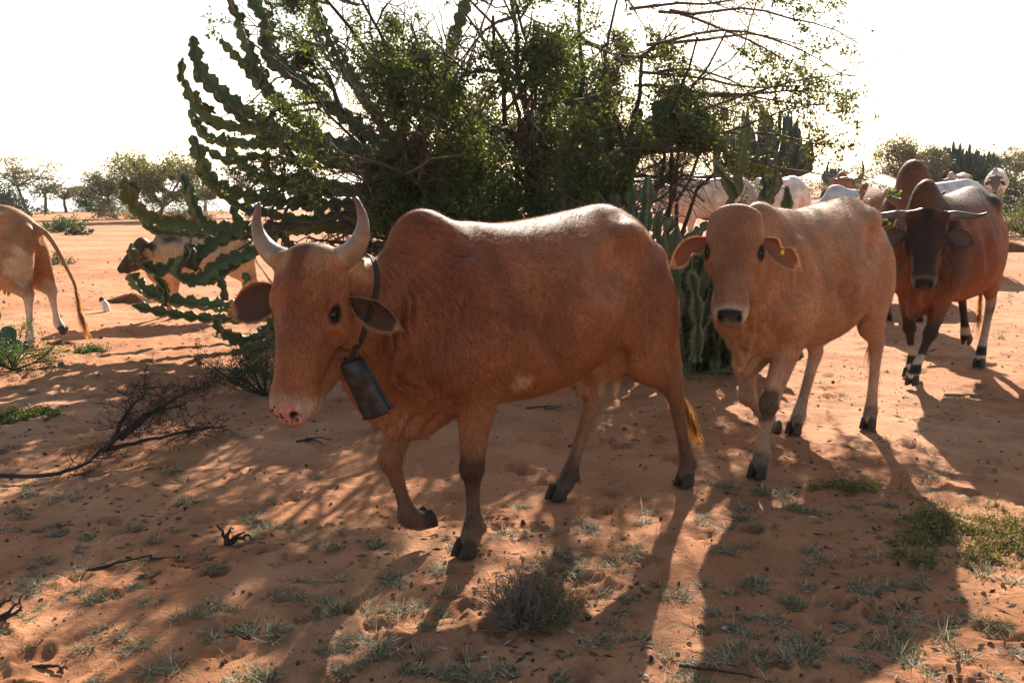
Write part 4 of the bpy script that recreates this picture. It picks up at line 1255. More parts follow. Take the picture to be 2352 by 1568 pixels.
def fur_material():
    m, n, l = new_mat('short_coat')
    out = N(n, 'ShaderNodeOutputMaterial'); b = N(n, 'ShaderNodeBsdfPrincipled')
    at_ = N(n, 'ShaderNodeAttribute', attribute_name='tint')
    tc = N(n, 'ShaderNodeTexCoord')
    mp = N(n, 'ShaderNodeMapping'); mp.inputs['Scale'].default_value = (150, 150, 26); mp.inputs['Rotation'].default_value = (0, R(14), 0)
    l.new(tc.outputs['Object'], mp.inputs[0])
    hz = N(n, 'ShaderNodeTexNoise'); hz.inputs['Scale'].default_value = 1.0; hz.inputs['Detail'].default_value = 4; hz.inputs['Distortion'].default_value = .4
    l.new(mp.outputs[0], hz.inputs['Vector'])
    bz = N(n, 'ShaderNodeTexNoise'); bz.inputs['Scale'].default_value = 5.0; bz.inputs['Detail'].default_value = 5; bz.inputs['Roughness'].default_value = .6
    l.new(tc.outputs['Object'], bz.inputs['Vector'])
    r1 = N(n, 'ShaderNodeMapRange'); r1.inputs[1].default_value = .3; r1.inputs[2].default_value = .7; r1.inputs[3].default_value = .72; r1.inputs[4].default_value = 1.3
    l.new(hz.outputs['Fac'], r1.inputs[0])
    r2 = N(n, 'ShaderNodeMapRange'); r2.inputs[1].default_value = .3; r2.inputs[2].default_value = .7; r2.inputs[3].default_value = .62; r2.inputs[4].default_value = 1.32
    l.new(bz.outputs['Fac'], r2.inputs[0])
    mu = N(n, 'ShaderNodeMath', operation='MULTIPLY'); l.new(r1.outputs[0], mu.inputs[0]); l.new(r2.outputs[0], mu.inputs[1])
    sc = N(n, 'ShaderNodeVectorMath', operation='SCALE'); l.new(at_.outputs['Color'], sc.inputs[0]); l.new(mu.outputs[0], sc.inputs['Scale'])
    # spotted nose where the alpha of the tint is low
    vo = N(n, 'ShaderNodeTexVoronoi'); vo.inputs['Scale'].default_value = 46; vo.inputs['Randomness'].default_value = 1
    l.new(tc.outputs['Object'], vo.inputs['Vector'])
    lt = N(n, 'ShaderNodeMath', operation='LESS_THAN'); lt.inputs[1].default_value = .34; l.new(vo.outputs['Distance'], lt.inputs[0])
    nb = N(n, 'ShaderNodeMath', operation='SUBTRACT'); nb.inputs[0].default_value = 1.0; l.new(at_.outputs['Alpha'], nb.inputs[1])
    m3 = N(n, 'ShaderNodeMath', operation='MULTIPLY'); l.new(lt.outputs[0], m3.inputs[0]); l.new(nb.outputs[0], m3.inputs[1])
    mx = N(n, 'ShaderNodeMix', data_type='RGBA'); l.new(m3.outputs[0], mx.inputs['Factor']); l.new(sc.outputs[0], mx.inputs[6]); mx.inputs[7].default_value = (.018, .015, .016, 1)
    l.new(mx.outputs[2], b.inputs['Base Color'])
    b.inputs['Roughness'].default_value = .62
    b.inputs['Specular IOR Level'].default_value = .20
    b.inputs['Sheen Weight'].default_value = .03
    b.inputs['Sheen Roughness'].default_value = .35
    b.inputs['Sheen Tint'].default_value = (1.0, .86, .7, 1)
    bp = N(n, 'ShaderNodeBump'); bp.inputs['Strength'].default_value = .35; bp.inputs['Distance'].default_value = .004
    l.new(hz.outputs['Fac'], bp.inputs['Height']); l.new(bp.outputs[0], b.inputs['Normal'])
    l.new(b.outputs[0], out.inputs[0])
    return m

M_FUR = fur_material()
M_HOOF = plain('hoof_horn', (.060, .045, .037), .7, .18, .5, 70, .45)
M_HORN = plain('horn', (1, 1, 1), .38, .5, .25, 70, .3)
M_EYE = plain('eye', (1, 1, 1), .08, .5, 0, 10, .0)
M_EAR = leafy('ear_skin', (1, 1, 1), .25, .7, (1.2, .8, .5))
M_COAT = leafy('coat_hairs', (1, 1, 1), .18, .75, (1.2, .95, .75), .07)
M_HAIR = leafy('long_hair', (1, 1, 1), .5, .5, (1.2, .9, .6))

def make_coat(parent, P, Q, C4, hc, H, n, L=.016, w=.0013, seed=3):
    """short hairs lying along the skin, one sliver each"""
    r = np.random.default_rng(seed)
    k = r.integers(0, len(Q), n)
    q = P[Q[k]]
    u = r.random((n, 1)); v = r.random((n, 1))
    p = (q[:, 0] * (1 - u) + q[:, 1] * u) * (1 - v) + (q[:, 3] * (1 - u) + q[:, 2] * u) * v
    nn = unit(np.cross(q[:, 2] - q[:, 0], q[:, 3] - q[:, 1]))
    h0 = hc[Q[k, 0]]
    head = (1 - sstep(np.abs(h0[:, 0] - .25), .26, .33)) * sstep(h0[:, 1], -.27, -.20)
    keep = (p[:, 2] > .09) & (C4[Q[k, 0], 3] > .5) & ~((head > .5) & (h0[:, 0] > .48))
    f = np.stack([np.full(n, -.55), np.zeros(n), np.full(n, -.75)], 1)
    f[:, 2] = np.where(p[:, 2] > 1.2, -.35, f[:, 2]); f[:, 0] = np.where(p[:, 2] < .6, -.15, f[:, 0])
    wob = fbm(p[:, 0] * 4 + p[:, 1] * 3, p[:, 2] * 4, 3, 91)
    f[:, 0] += .35 * wob
    fh = H[0][None] * .9 + H[2][None] * (np.sign(h0[:, 2]) * (.35 + 2.0 * np.abs(h0[:, 2])))[:, None]
    f = f * (1 - head[:, None]) + fh * head[:, None]
    f = f + r.normal(0, .16, (n, 3))
    f = unit(f - nn * (f * nn).sum(1, keepdims=True))
    s_ = np.cross(f, nn)
    l = L * r.uniform(.55, 1.3, (n, 1)) * (1 - .4 * head[:, None])
    lift = r.uniform(.12, .5, (n, 1))
    a = p - s_ * w * .5 - nn * .001; b = p + s_ * w * .5 - nn * .001; c = p + f * l + nn * l * lift
    V = np.stack([a, b, c], 1)[keep].reshape(-1, 3)
    m = int(keep.sum())
    cc = np.repeat(C4[Q[k, 0], :3][keep] * r.normal(1.04, .34, (m, 1)).clip(.4, 2.2), 3, 0)
    o = mesh_obj('coat', V, np.arange(m * 3).reshape(-1, 3), M_COAT, parent, True, cc)
    nv = unit(nn + s_ * r.normal(0, .35, (n, 1)) - f * .15)[keep]
    o.data.normals_split_custom_set_from_vertices(np.repeat(nv, 3, 0).astype(np.float32))
    tag(o, kind='stuff')
    return o

def cow_paint(P, hc, sp):
    """coat colours, by place on the animal"""
    x, y, z = P.T
    a, n, s_ = hc.T
    t = sp['tint']
    C3 = np.empty((len(P), 4)); C3[:, :3] = t['base']; C3[:, 3] = 1
    head = (1 - sstep(np.abs(a - .25), .26, .33)) * sstep(n, -.27, -.20) * (1 - sstep(np.abs(s_), .14, .17))
    def mix(mask, c):
        C3[:, :3] = C3[:, :3] * (1 - mask[:, None]) + np.asarray(c) * mask[:, None]
    nz = np.array(fbm(x * 3 + y * 2.1, z * 3 - y * 1.7, 3, 5))
    nf = np.array(fbm(x * 9 + y * 5.1, z * 9 - y * 4.7, 3, 8))
    body = 1 - head
    mix(body * np.clip((.80 - z - .10 + nz * .08) / .22, 0, 1) * (z > .45) * (np.abs(y) < .30) * t.get('bellyw', .8), t['belly'])
    if 'dark' in t:                       # darker forequarters
        mix(body * np.clip(np.exp(-((x - .80) / .22) ** 2) * sstep(z, .5, .75) * (.75 + .5 * nz), 0, 1), t['dark'])
    if 'back' in t:
        mix(body * sstep(z + .06 * nz, 1.16, 1.33) * (x < .75), t['back'])
    if 'rump' in t:
        mix(body * (1 - sstep(x + .05 * nz, -.45, -.25)) * (z > .5), t['rump'])
    legm = 1 - sstep(z + .05 * nz, .38, .62)
    mix(legm, t['leg'])
    mix((1 - sstep(z + .03 * nf, .10, .40)) * t.get('shankw', .7), t['shank'])
    if 'inner' in t:                      # pale inside of the legs
        mix(sstep(-np.abs(y), -.13, -.09) * (1 - sstep(z, .6, .8)) * (z > .15) * (x < .6) * .6, t['inner'])
    for (cx, cy, cz, rr, c, w) in sp.get('spots', []):
        dd = np.sqrt((x - cx) ** 2 + (y - cy) ** 2 + (z - cz) ** 2) + rr * .7 * nf
        mix((1 - sstep(dd, rr * .6, rr)) * w, c)
    if 'socks' in t:
        for z0, z1, c in t['socks']:
            mix(sstep(z + .008 * nf, z0 - .012, z0 + .012) * (1 - sstep(z + .008 * nf, z1 - .012, z1 + .012)) * (z < .5), c)
    # face
    f = t['face']
    mix(head * .9, f.get('base', t['base']))
    if 'fore' in f:
        mix(head * np.exp(-(s_ / .075) ** 2) * (1 - sstep(a, .16, .40)) * sstep(n, -.12, -.05) * (.8 + .3 * nf), f['fore'])
    if 'poll' in f:
        mix(head * (1 - sstep(a + .02 * nf, .03, .09)) * f.get('pollw', .8) * sstep(np.abs(s_), .015, .05), f['poll'])
    if 'cheek' in f:
        mix(head * sstep(-n, .10, .16) * sstep(a, .12, .2) * .7, f['cheek'])
    mix(head * sstep(a + .014 * nf + .5 * np.clip(n + .03, -1, 0) * -.3, f.get('mz', .44), f.get('mz', .44) + .045), f['muzzle'])
    pad = head * sstep(a, .478, .490) * sstep(n, -.098, -.088) * (1 - sstep(np.abs(s_), .050, .058))
    mix(pad, f['nose'])
    if f.get('spotted'): C3[:, 3] = 1 - pad
    nos = np.zeros(len(P))
    for q in (1, -1):
        nos = np.maximum(nos, 1 - sstep(np.sqrt(((a - .518) / 1.2) ** 2 + ((n + .038) / 1.1) ** 2 + (s_ - q * .041) ** 2), .012, .019))
        ey = np.sqrt(((a - .192) / 1.6) ** 2 + (n + .068) ** 2 + ((s_ - q * .122) / 1.2) ** 2)
        mix(1 - sstep(ey, f.get('er', .016), f.get('er', .016) + .011), f.get('eyerim', (.02, .014, .01)))
    mix(nos, (.012, .01, .01)); C3[:, 3] = np.where(nos > .3, 1, C3[:, 3])
    if 'mask' in sp: sp['mask'](C3, P, hc, head, mix, nz, nf)
    C3[:, :3] = np.clip(C3[:, :3], .004, .9)
    return C3

def make_cow(sp):
    root = empty('cow' if not sp.get('bull') else 'bull', (sp['loc'][0], sp['loc'][1], sp.get('z', 0.0)), R(sp['heading']), sp.get('scale', 1.0))
    if sp.get('name'): root.name = sp['name']
    tag(root, sp['label'], 'cattle', 'zebu cattle crossing the sand')
    P, Q, hc, H, hw = cow_body(sp)
    C4 = cow_paint(P, hc, sp)
    o = mesh_obj('body', P, Q, M_FUR, root, True)
    ca = o.data.color_attributes.new('tint', 'FLOAT_COLOR', 'POINT')
    ca.data.foreach_set('color', C4.astype(np.float32).ravel())
    if sp.get('hairs'): make_coat(root, P, Q, C4, hc, H, sp['hairs'], sp.get('hairl', .016), sp.get('hairw', .0013))
    for key, L in sp['legs'].items():
        fe, hf = np.array(L[2], float), np.array(L[3], float)
        if len(L) > 4:                       # lifted foot: angle of the claws about the side axis
            M = (rotz(R(L[5] if len(L) > 5 else 0)) @ roty(R(L[4]))).T
            pos = fe + (hf - fe) * .42
        else:
            M = np.eye(3); pos = np.array([hf[0] - .012, hf[1], .068])
        make_hoof(root, pos, M, sp.get('hoofmat', M_HOOF), sp.get('hoof', .88))
    hs = sp.get('hs', 1.0)
    for s_ in (1, -1):
        make_eye(root, hw(.192, -.072, s_ * .1075), .0180 * hs, H[2] * s_ + .45 * H[1] + .1 * H[0], M_EYE)
    for hn in sp.get('horns', []):
        make_horn(root, [hw(*q) for q in hn['P']], hn.get('r', .034) * hs, M_HORN, hn.get('tip', (.06, .03, .022)), hn.get('base', (.30, .235, .18)))
    for i, e in enumerate(sp.get('ears', [])):
        s_ = e['s']
        dv = e['d'][0] * H[0] + e['d'][1] * H[1] + e['d'][2] * H[2]
        fc = e['f'][0] * H[0] + e['f'][1] * H[1] + e['f'][2] * H[2]
        eo = make_ear(root, hw(e.get('a', .11), e.get('n', -.125), s_ * .105), dv, fc, M_EAR, e.get('L', .2) * hs, e.get('W', .06) * hs, e.get('droop', .02), e.get('cup', .8), sp.get('fringe', 1000),
                 e.get('rim', (.34, .19, .10)), e.get('inner', (.065, .035, .024)), e.get('outer', sp['tint']['base']), e.get('notch', False), i + 3)
        if 'tag' in sp and s_ == 1: make_tag(eo, hw(*sp['tag']), H)
    if 'tuft' in sp:
        make_tuft(root, sp['tuft']['P'], sp['tuft'].get('L', .16), sp['tuft'].get('spread', .25), M_HAIR, sp['tuft'].get('n', 260), sp['tuft'].get('c0', (.05, .03, .022)), sp['tuft'].get('c1', (.55, .28, .09)), 4, sp['tuft'].get('w', .0016))
    return root
# ---------------------------------------------------------------- the animals
TAN = (.265, .098, .045); TAN_L = (.42, .20, .105); TAN_D = (.17, .068, .034)
BLK = (.022, .017, .015)
def face(base, muzzle=(.35, .26, .2), nose=(.018, .016, .018), **k):
    d = dict(base=base, muzzle=muzzle, nose=nose); d.update(k); return d
def legs(fl=0, fr=0, hl=0, hr=0):
    """standing legs, feet set forward or back by the given amounts"""
    def F_(s, d): return [(.66 + .1 * d, s * .155, .70), (.675 + .62 * d, s * .135, .37), (.655 + .97 * d, s * .13, .125), (.70 + d, s * .13, 0)]
    def H_(s, d): return [(-.24 + .25 * d, s * .172, .73), (-.47 + .55 * d, s * .14, .50), (-.44 + .95 * d, s * .13, .125), (-.41 + d, s * .13, 0)]
    return dict(FL=F_(1, fl), FR=F_(-1, fr), HL=H_(1, hl), HR=H_(-1, hr))
TAIL = [(-.42, 0, 1.22), (-.52, 0, 1.15), (-.56, 0, 1.02), (-.58, 0, .85), (-.59, 0, .66), (-.60, 0, .52)]
TUFT = dict(P=[(-.62, 0, .66), (-.62, 0, .50), (-.62, 0, .36)], L=.14, n=160, spread=.16)
def horns(pts, **k):
    return [dict(P=[(a, n, s * q) for a, n, s in pts], **k) for q in (1, -1)]
def ears(d, f, **k):
    return [dict(s=q, d=(d[0], d[1], d[2] * q), f=(f[0], f[1], f[2] * q), **k) for q in (1, -1)]

cowA = dict(
    name='cow', res=.0072, hairs=150000, hairl=.019, hairw=.0017, loc=(.246, 4.337), heading=-137.7, label='brown horned cow with a bell at its neck, nearest of the herd',
    poll=(1.315, -.02, 1.235), head=(19, 72, 0, 3), hs=1.10, udder=True, hump=1.0,
    legs=dict(FL=[(.655, .155, .70), (.668, .135, .36), (.655, .13, .125), (.70, .13, 0)],
              FR=[(.73, -.155, .66), (.875, -.12, .385), (.80, -.11, .135), (.68, -.11, .06), 118],
              HL=[(-.28, .175, .74), (-.575, .14, .51), (-.705, .13, .125), (-.69, .13, 0)],
              HR=[(-.16, -.165, .72), (-.31, -.13, .46), (-.155, -.135, .11), (-.08, -.14, 0)]),
    tail=[(-.42, 0, 1.22), (-.52, 0, 1.15), (-.575, -.02, 1.02), (-.66, -.05, .85), (-.74, -.04, .62), (-.79, -.02, .48)],
    tuft=dict(P=[(-.74, -.04, .66), (-.78, -.03, .52), (-.84, 0, .38), (-.89, .01, .28)], L=.13, spread=.2, n=420),
    tint=dict(base=TAN, belly=TAN_L, dark=(.165, .052, .024), leg=(.22, .10, .055), shank=(.13, .075, .05), shankw=.75, inner=(.40, .24, .15), bellyw=.35,
              face=face((.25, .088, .038), (.33, .22, .155), (.42, .18, .13), fore=(.14, .046, .022), poll=(.40, .22, .11), pollw=.7, cheek=(.30, .13, .06), spotted=True)),
    spots=[(.50, .25, .68, .085, (.50, .36, .27), .55), (.15, .31, .76, .26, (.20, .066, .030), .5), (.70, .22, 1.02, .2, (.16, .052, .024), .55), (-.36, .2, .98, .22, (.19, .066, .032), .5), (.02, .28, 1.16, .24, (.36, .165, .085), .45), (.30, .30, .98, .12, (.21, .07, .032), .35), (.70, .14, .36, .10, (.055, .032, .024), .85), (.69, .13, .20, .09, (.07, .045, .036), .7), (-.12, -.13, .12, .1, (.07, .05, .045), .6),
           (-.20, 0, .60, .16, (.50, .31, .21), .8)],
    horns=horns([(.022, -.07, .10), (-.005, -.06, .160), (-.045, -.045, .20), (-.10, -.025, .215), (-.165, 0, .195)], r=.042, base=(.24, .17, .115), tip=(.12, .055, .038)),
    ears=[dict(s=1, d=(.36, -.42, .85), f=(.45, .75, .1), L=.20, W=.066, cup=1.1, droop=.03, outer=TAN),
          dict(s=-1, d=(.28, .22, -.95), f=(.15, .9, .2), L=.235, W=.074, cup=.7, droop=.02, outer=TAN)],
)
cowB = dict(
    name='cow', res=.0085, hairs=110000, hairl=.019, hairw=.0018, loc=(1.786, 5.66), heading=-132, scale=1.02, label='light tan hornless cow with drooping ears, following the belled cow',
    poll=(1.20, .10, 1.33), head=(26, 66, 0), hs=1.0, hump=.9, polled=True, fold=.011, fore=-.004, foldx=.95, tag=(.185, -.075, .215),
    extra=[lambda F: F.sweep([(1.10, .085, .92), (1.07, .08, .83), (1.04, .07, .75), (1.03, .065, .69)], [.035, .030, .026, .014], [.014, .013, .012, .009], [1, .2, 0], k=.02)],
    legs=dict(FL=[(.70, .155, .70), (.87, .135, .36), (.91, .13, .12), (.955, .13, 0)],
              FR=[(.60, -.155, .66), (.58, -.14, .32), (.36, -.14, .15), (.25, -.14, .05), 100],
              HL=[(-.22, .175, .73), (-.43, .14, .51), (-.42, .13, .125), (-.39, .13, 0)],
              HR=[(-.10, -.165, .72), (-.20, -.13, .46), (-.03, -.135, .12), (.02, -.14, 0)]),
    tail=[(-.42, 0, 1.22), (-.52, 0, 1.15), (-.56, 0, 1.02), (-.61, .02, .85), (-.62, .03, .62), (-.62, .03, .48)],
    tuft=dict(P=[(-.62, .03, .62), (-.62, .03, .50), (-.63, .05, .36)], L=.13, spread=.16, n=260, c1=(.3, .13, .06)),
    tint=dict(base=(.37, .172, .086), belly=(.48, .28, .17), back=(.44, .25, .15), leg=(.40, .235, .15), shank=(.36, .25, .19), shankw=.55, inner=(.46, .30, .21), bellyw=.4,
              face=face((.30, .135, .068), (.44, .31, .22), (.020, .018, .020), fore=(.22, .085, .042), cheek=(.37, .165, .078), er=.022)),
    spots=[(.89, .13, .36, .11, (.07, .045, .03), .9), (.15, .33, .82, .22, (.22, .09, .045), .45), (.28, -.14, .08, .1, (.09, .06, .045), .8), (.95, .13, .06, .07, (.12, .085, .07), .7), (.02, -.14, .07, .07, (.12, .085, .07), .7), (-.4, .13, .07, .07, (.14, .1, .08), .7)],
    ears=ears((.36, -.20, .90), (.30, .85, .0), L=.205, W=.060, cup=.85, droop=.05, outer=(.37, .175, .092), inner=(.22, .10, .055), rim=(.5, .3, .17), notch=True, n=-.10),
)
bullC = dict(
    name='bull', bull=True, res=.010, hairs=70000, hairl=.02, hairw=.0018, loc=(3.53, 7.88), heading=-131, scale=1.06, label='dark bull with black face and white-banded feet, walking towards the camera',
    poll=(1.12, .13, 1.225), head=(20, 66, 0), hs=.97, hump=1.28, dewlap=1.15, extra=[lambda F: F.sweep([(1.03, .10, .86), (1.02, .09, .76), (1.0, .07, .66), (.99, .06, .60)], [.05, .05, .055, .02], [.018, .018, .016, .010], [1, .2, 0], k=.02)], bw=1.12, belly=.04, foldx=.9,
    legs=dict(FL=[(.70, .15, .70), (.83, .10, .38), (.90, .04, .135), (.95, .02, .04), 12],
              FR=[(.62, -.155, .69), (.56, -.135, .37), (.50, -.12, .12), (.55, -.12, 0)],
              HL=[(-.20, .175, .73), (-.36, .15, .50), (-.24, .14, .125), (-.20, .14, 0)],
              HR=[(-.32, -.165, .72), (-.60, -.14, .52), (-.74, -.135, .22), (-.79, -.13, .10), 60]),
    tail=TAIL, tuft=TUFT,
    tint=dict(base=(.23, .072, .030), belly=(.28, .10, .042), dark=(.026, .014, .010), back=(.05, .032, .026), leg=(.026, .018, .015), shank=(.03, .024, .022), shankw=.9, bellyw=.3,
              socks=[(.075, .105, (.52, .45, .38)), (.105, .17, (.02, .018, .018)), (.17, .24, (.4, .33, .27))],
              face=face((.012, .009, .008), (.10, .07, .055), (.010, .009, .010), poll=(.085, .026, .012), pollw=.9)),
    spots=[(-.25, .14, .35, .2, (.38, .29, .22), .8)],
    horns=horns([(.03, -.065, .10), (.015, -.06, .17), (.02, -.055, .24), (.025, -.045, .31), (.005, -.03, .375)], r=.036, base=(.10, .085, .075), tip=(.022, .02, .02)),
    ears=ears((.30, -.15, .90), (.25, .9, .1), L=.20, W=.068, cup=.8, droop=.0, outer=BLK, inner=(.11, .075, .06), rim=(.06, .04, .03)),
    mask=lambda C3, P, hc, head, mix, nz, nf: mix((1 - head) * sstep(P[:, 2] + .05 * nz, 1.30, 1.40) * sstep(P[:, 0], .6, .7), (.10, .04, .022)),
)
bullD = dict(
    name='bull', bull=True, res=.013, hairs=40000, hairl=.025, hairw=.0025, loc=(4.33, 11.62), heading=-94, scale=1.16, label='red-brown bull with tall rounded hump behind the dark bull',
    poll=(1.13, -.10, 1.16), head=(-20, 68, 0), hs=1.05, hump=1.7, humpw=.155, dewlap=1.1, bw=1.05,
    legs=legs(.04, -.03, .1, -.1), tail=TAIL, tuft=TUFT,
    tint=dict(base=(.27, .10, .042), belly=(.3, .13, .06), dark=(.075, .034, .022), rump=(.32, .15, .07), leg=(.14, .06, .034), shank=(.06, .038, .03), face=face((.16, .06, .028))),
    mask=lambda C3, P, hc, head, mix, nz, nf: mix((1 - head) * sstep(P[:, 2] + .05 * nz, 1.42, 1.54), (.21, .07, .03)),
    horns=horns([(.03, -.065, .095), (.01, -.06, .15), (-.02, -.05, .20), (-.07, -.03, .24)], r=.045, base=(.12, .1, .09), tip=(.04, .035, .034)),
    ears=ears((.30, -.15, .9), (.25, .9, .1), outer=(.12, .05, .026)),
)
cowE = dict(
    name='cow', res=.011, hairs=45000, hairl=.02, hairw=.002, loc=(-4.80, 9.08), heading=178, scale=.94, label='tan cow at the left edge seen from behind, swinging its tail', udder=True,
    poll=(1.30, 0, 1.2), head=(0, 55, 0),
    legs=dict(FL=legs()['FL'], FR=legs(.1)['FR'], HL=[(-.24, .175, .73), (-.47, .14, .51), (-.46, .13, .125), (-.43, .13, 0)],
              HR=[(-.32, -.17, .72), (-.56, -.14, .52), (-.60, -.135, .22), (-.68, -.13, .12), 62]),
    tail=[(-.42, 0, 1.22), (-.52, 0, 1.16), (-.62, 0, 1.10), (-.70, 0, .98), (-.78, -.01, .80), (-.85, -.01, .64), (-.87, -.01, .55)],
    tuft=dict(P=[(-.85, -.01, .64), (-.875, -.01, .52), (-.89, 0, .38), (-.92, 0, .28)], L=.17, spread=.14, n=420, c0=(.10, .05, .025), c1=(.6, .36, .16)),
    tint=dict(base=(.40, .19, .09), belly=(.5, .33, .22), rump=(.37, .17, .08), leg=(.52, .40, .30), shank=(.55, .46, .38), shankw=.9, face=face((.3, .13, .06)), bellyw=.5),
    spots=[(-.45, .2, .78, .2, (.52, .36, .24), .8), (-.55, -.14, .5, .15, (.5, .36, .26), .8)],
    ears=ears((.25, -.2, .9), (.3, .85, 0)),
)
calf = dict(
    name='calf', res=.016, loc=(-3.36, 11.4), heading=-160, scale=.72, label='white and tan calf with a dark head behind the spiny euphorbia',
    poll=(1.16, .04, 1.25), head=(14, 52, 0), hs=1.12, hump=.8,
    legs=legs(.0, .12, -.1, .1), tail=TAIL[:4] + [(-.66, 0, .72), (-.72, .0, .62)], tuft=dict(P=[(-.68, 0, .70), (-.74, 0, .60), (-.80, 0, .52)], L=.14, n=120, spread=.15),
    tint=dict(base=(.50, .34, .22), belly=(.48, .25, .12), back=(.56, .47, .39), leg=(.50, .27, .14), shank=(.42, .24, .14), shankw=.6, bellyw=.9,
              face=face((.028, .017, .013), (.05, .036, .032), (.03, .025, .028), fore=(.02, .014, .012), cheek=(.10, .05, .026))),
    mask=lambda C3, P, hc, head, mix, nz, nf: mix((1 - head) * sstep(P[:, 2] + .1 * nz, 1.12, 1.2) * np.exp(-((P[:, 0] - .72) / .2) ** 2), (.05, .045, .045)),
    ears=ears((.15, -.45, .85), (.1, .8, .3), L=.21, W=.06, cup=.8, droop=0, outer=(.2, .1, .055), inner=(.42, .27, .18), rim=(.5, .35, .22)),
)
UP_HORN = [(.022, -.07, .10), (-.01, -.06, .17), (-.06, -.045, .205), (-.14, -.02, .215), (-.24, .0, .195)]
CREAM = (.62, .44, .33)
cowF = dict(
    name='cow', res=.02, loc=(4.15, 19.6), heading=-171, scale=1.04, label='cream cow with a short horn browsing behind the clump of spiny euphorbia',
    poll=(1.22, .10, 1.20), head=(18, 62, 0), legs=legs(.05, -.1, .1, -.1), tail=TAIL, tuft=TUFT,
    tint=dict(base=CREAM, belly=(.68, .5, .38), leg=CREAM, shank=(.5, .36, .28), face=face((.6, .42, .32), (.6, .5, .45), (.05, .045, .045))),
    horns=horns([(.022, -.07, .10), (0, -.06, .15), (-.04, -.05, .175)], r=.036), ears=ears((.3, -.3, .85), (.3, .8, .1), outer=CREAM, inner=(.2, .1, .07)))
cowG = dict(
    name='cow', res=.025, loc=(4.6, 23.0), heading=176, scale=1.06, label='dark brown humped cow hidden behind the cream cow',
    poll=(1.26, 0, 1.18), head=(0, 60, 0), hump=1.25, legs=legs(-.05, .1, 0, .1), tail=TAIL,
    tint=dict(base=(.16, .058, .03), belly=(.2, .08, .04), leg=(.14, .05, .03), shank=(.1, .05, .03), face=face((.14, .05, .03))), ears=ears((.3, -.3, .85), (.3, .8, .1)))
cowH = dict(
    name='cow', res=.025, loc=(4.9, 21.3), heading=-178, scale=.93, label='slate grey cow behind the tallest euphorbia stems',
    poll=(1.24, 0, 1.02), head=(0, 62, 0), hump=.9, legs=legs(.1, -.1, .05, -.05), tail=TAIL,
    tint=dict(base=(.055, .055, .065), belly=(.08, .08, .09), leg=(.06, .055, .06), shank=(.05, .045, .05), face=face((.05, .05, .055))), ears=ears((.3, -.3, .85), (.3, .8, .1)))
cowI = dict(
    name='cow', res=.022, loc=(5.15, 19.0), heading=112, scale=1.04, label='white cow facing away beyond the hornless tan cow',
    poll=(1.24, 0, 1.0), head=(0, 62, 0), hump=.9, legs=legs(.1, -.1, .05, -.05), tail=TAIL, tuft=TUFT,
    tint=dict(base=(.72, .58, .5), belly=(.6, .4, .3), leg=(.6, .42, .33), shank=(.5, .36, .28), face=face((.6, .5, .42))), ears=ears((.3, -.3, .85), (.3, .8, .1)))
cowK = dict(
    name='cow', res=.018, loc=(5.42, 16.1), heading=-118, scale=1.10, label='brown cow with tall upcurved horns looking over the shade-tinted white cow',
    poll=(1.16, .10, 1.30), head=(9, 64, 0), hs=1.08, hump=1.15, legs=legs(0, .1, .1, -.1), tail=TAIL, tuft=TUFT,
    tint=dict(base=(.30, .13, .06), belly=(.36, .2, .1), back=(.36, .2, .12), leg=(.26, .12, .06), shank=(.16, .09, .05), face=face((.28, .105, .045))),
    horns=horns(UP_HORN, r=.040, base=(.16, .12, .1), tip=(.03, .027, .026)), ears=ears((.30, -.2, .9), (.25, .9, .1), inner=(.06, .035, .025)))
cowL = dict(
    name='cow', res=.02, loc=(5.15, 13.4), heading=176, scale=1.03, label='white cow with blue-grey shade painted into its coat, only hump and back showing beyond the tan cow',
    poll=(1.2, 0, .95), head=(0, 65, 0), hump=1.05, legs=legs(.05, -.1, .05, -.05), tail=TAIL, tuft=TUFT,
    tint=dict(base=(.60, .60, .62), belly=(.6, .56, .52), leg=(.5, .46, .44), shank=(.4, .36, .34), face=face((.5, .5, .5))), ears=ears((.3, -.3, .85), (.3, .8, .1)))  # a white animal; the bluish grey of its shade is painted into the base
cowM = dict(
    name='cow', res=.022, loc=(7.15, 16.4), heading=168, scale=1.03, label='white cow whose hump shows between the two bulls',
    poll=(1.2, 0, .95), head=(0, 65, 0), hump=1.1, legs=legs(.05, -.1, .05, -.05), tail=TAIL,
    tint=dict(base=(.68, .62, .58), belly=(.6, .5, .44), leg=(.55, .46, .4), shank=(.4, .33, .3), face=face((.5, .5, .5))), ears=ears((.3, -.3, .85), (.3, .8, .1)))
cowN = dict(
    name='cow', res=.026, loc=(12.15, 27.3), heading=-131, scale=1.02, label='far red roan cow with a brown face and pale hump',
    poll=(1.2, .08, 1.2), head=(15, 64, 0), hs=1.05, hump=1.1, legs=legs(.05, -.1, .05, -.05), tail=TAIL,
    tint=dict(base=(.55, .36, .29), belly=(.5, .34, .27), leg=(.4, .22, .15), shank=(.3, .18, .12), face=face((.22, .095, .05))),
    mask=lambda C3, P, hc, head, mix, nz, nf: mix((1 - head) * sstep(nf, .05, .2), (.24, .085, .055)),
    horns=horns([(.022, -.07, .10), (.015, -.06, .16), (.01, -.03, .2), (-.01, .0, .21)], r=.032, base=(.1, .06, .05), tip=(.05, .03, .025)), ears=ears((.3, -.3, .85), (.3, .8, .1), outer=(.22, .095, .05)))
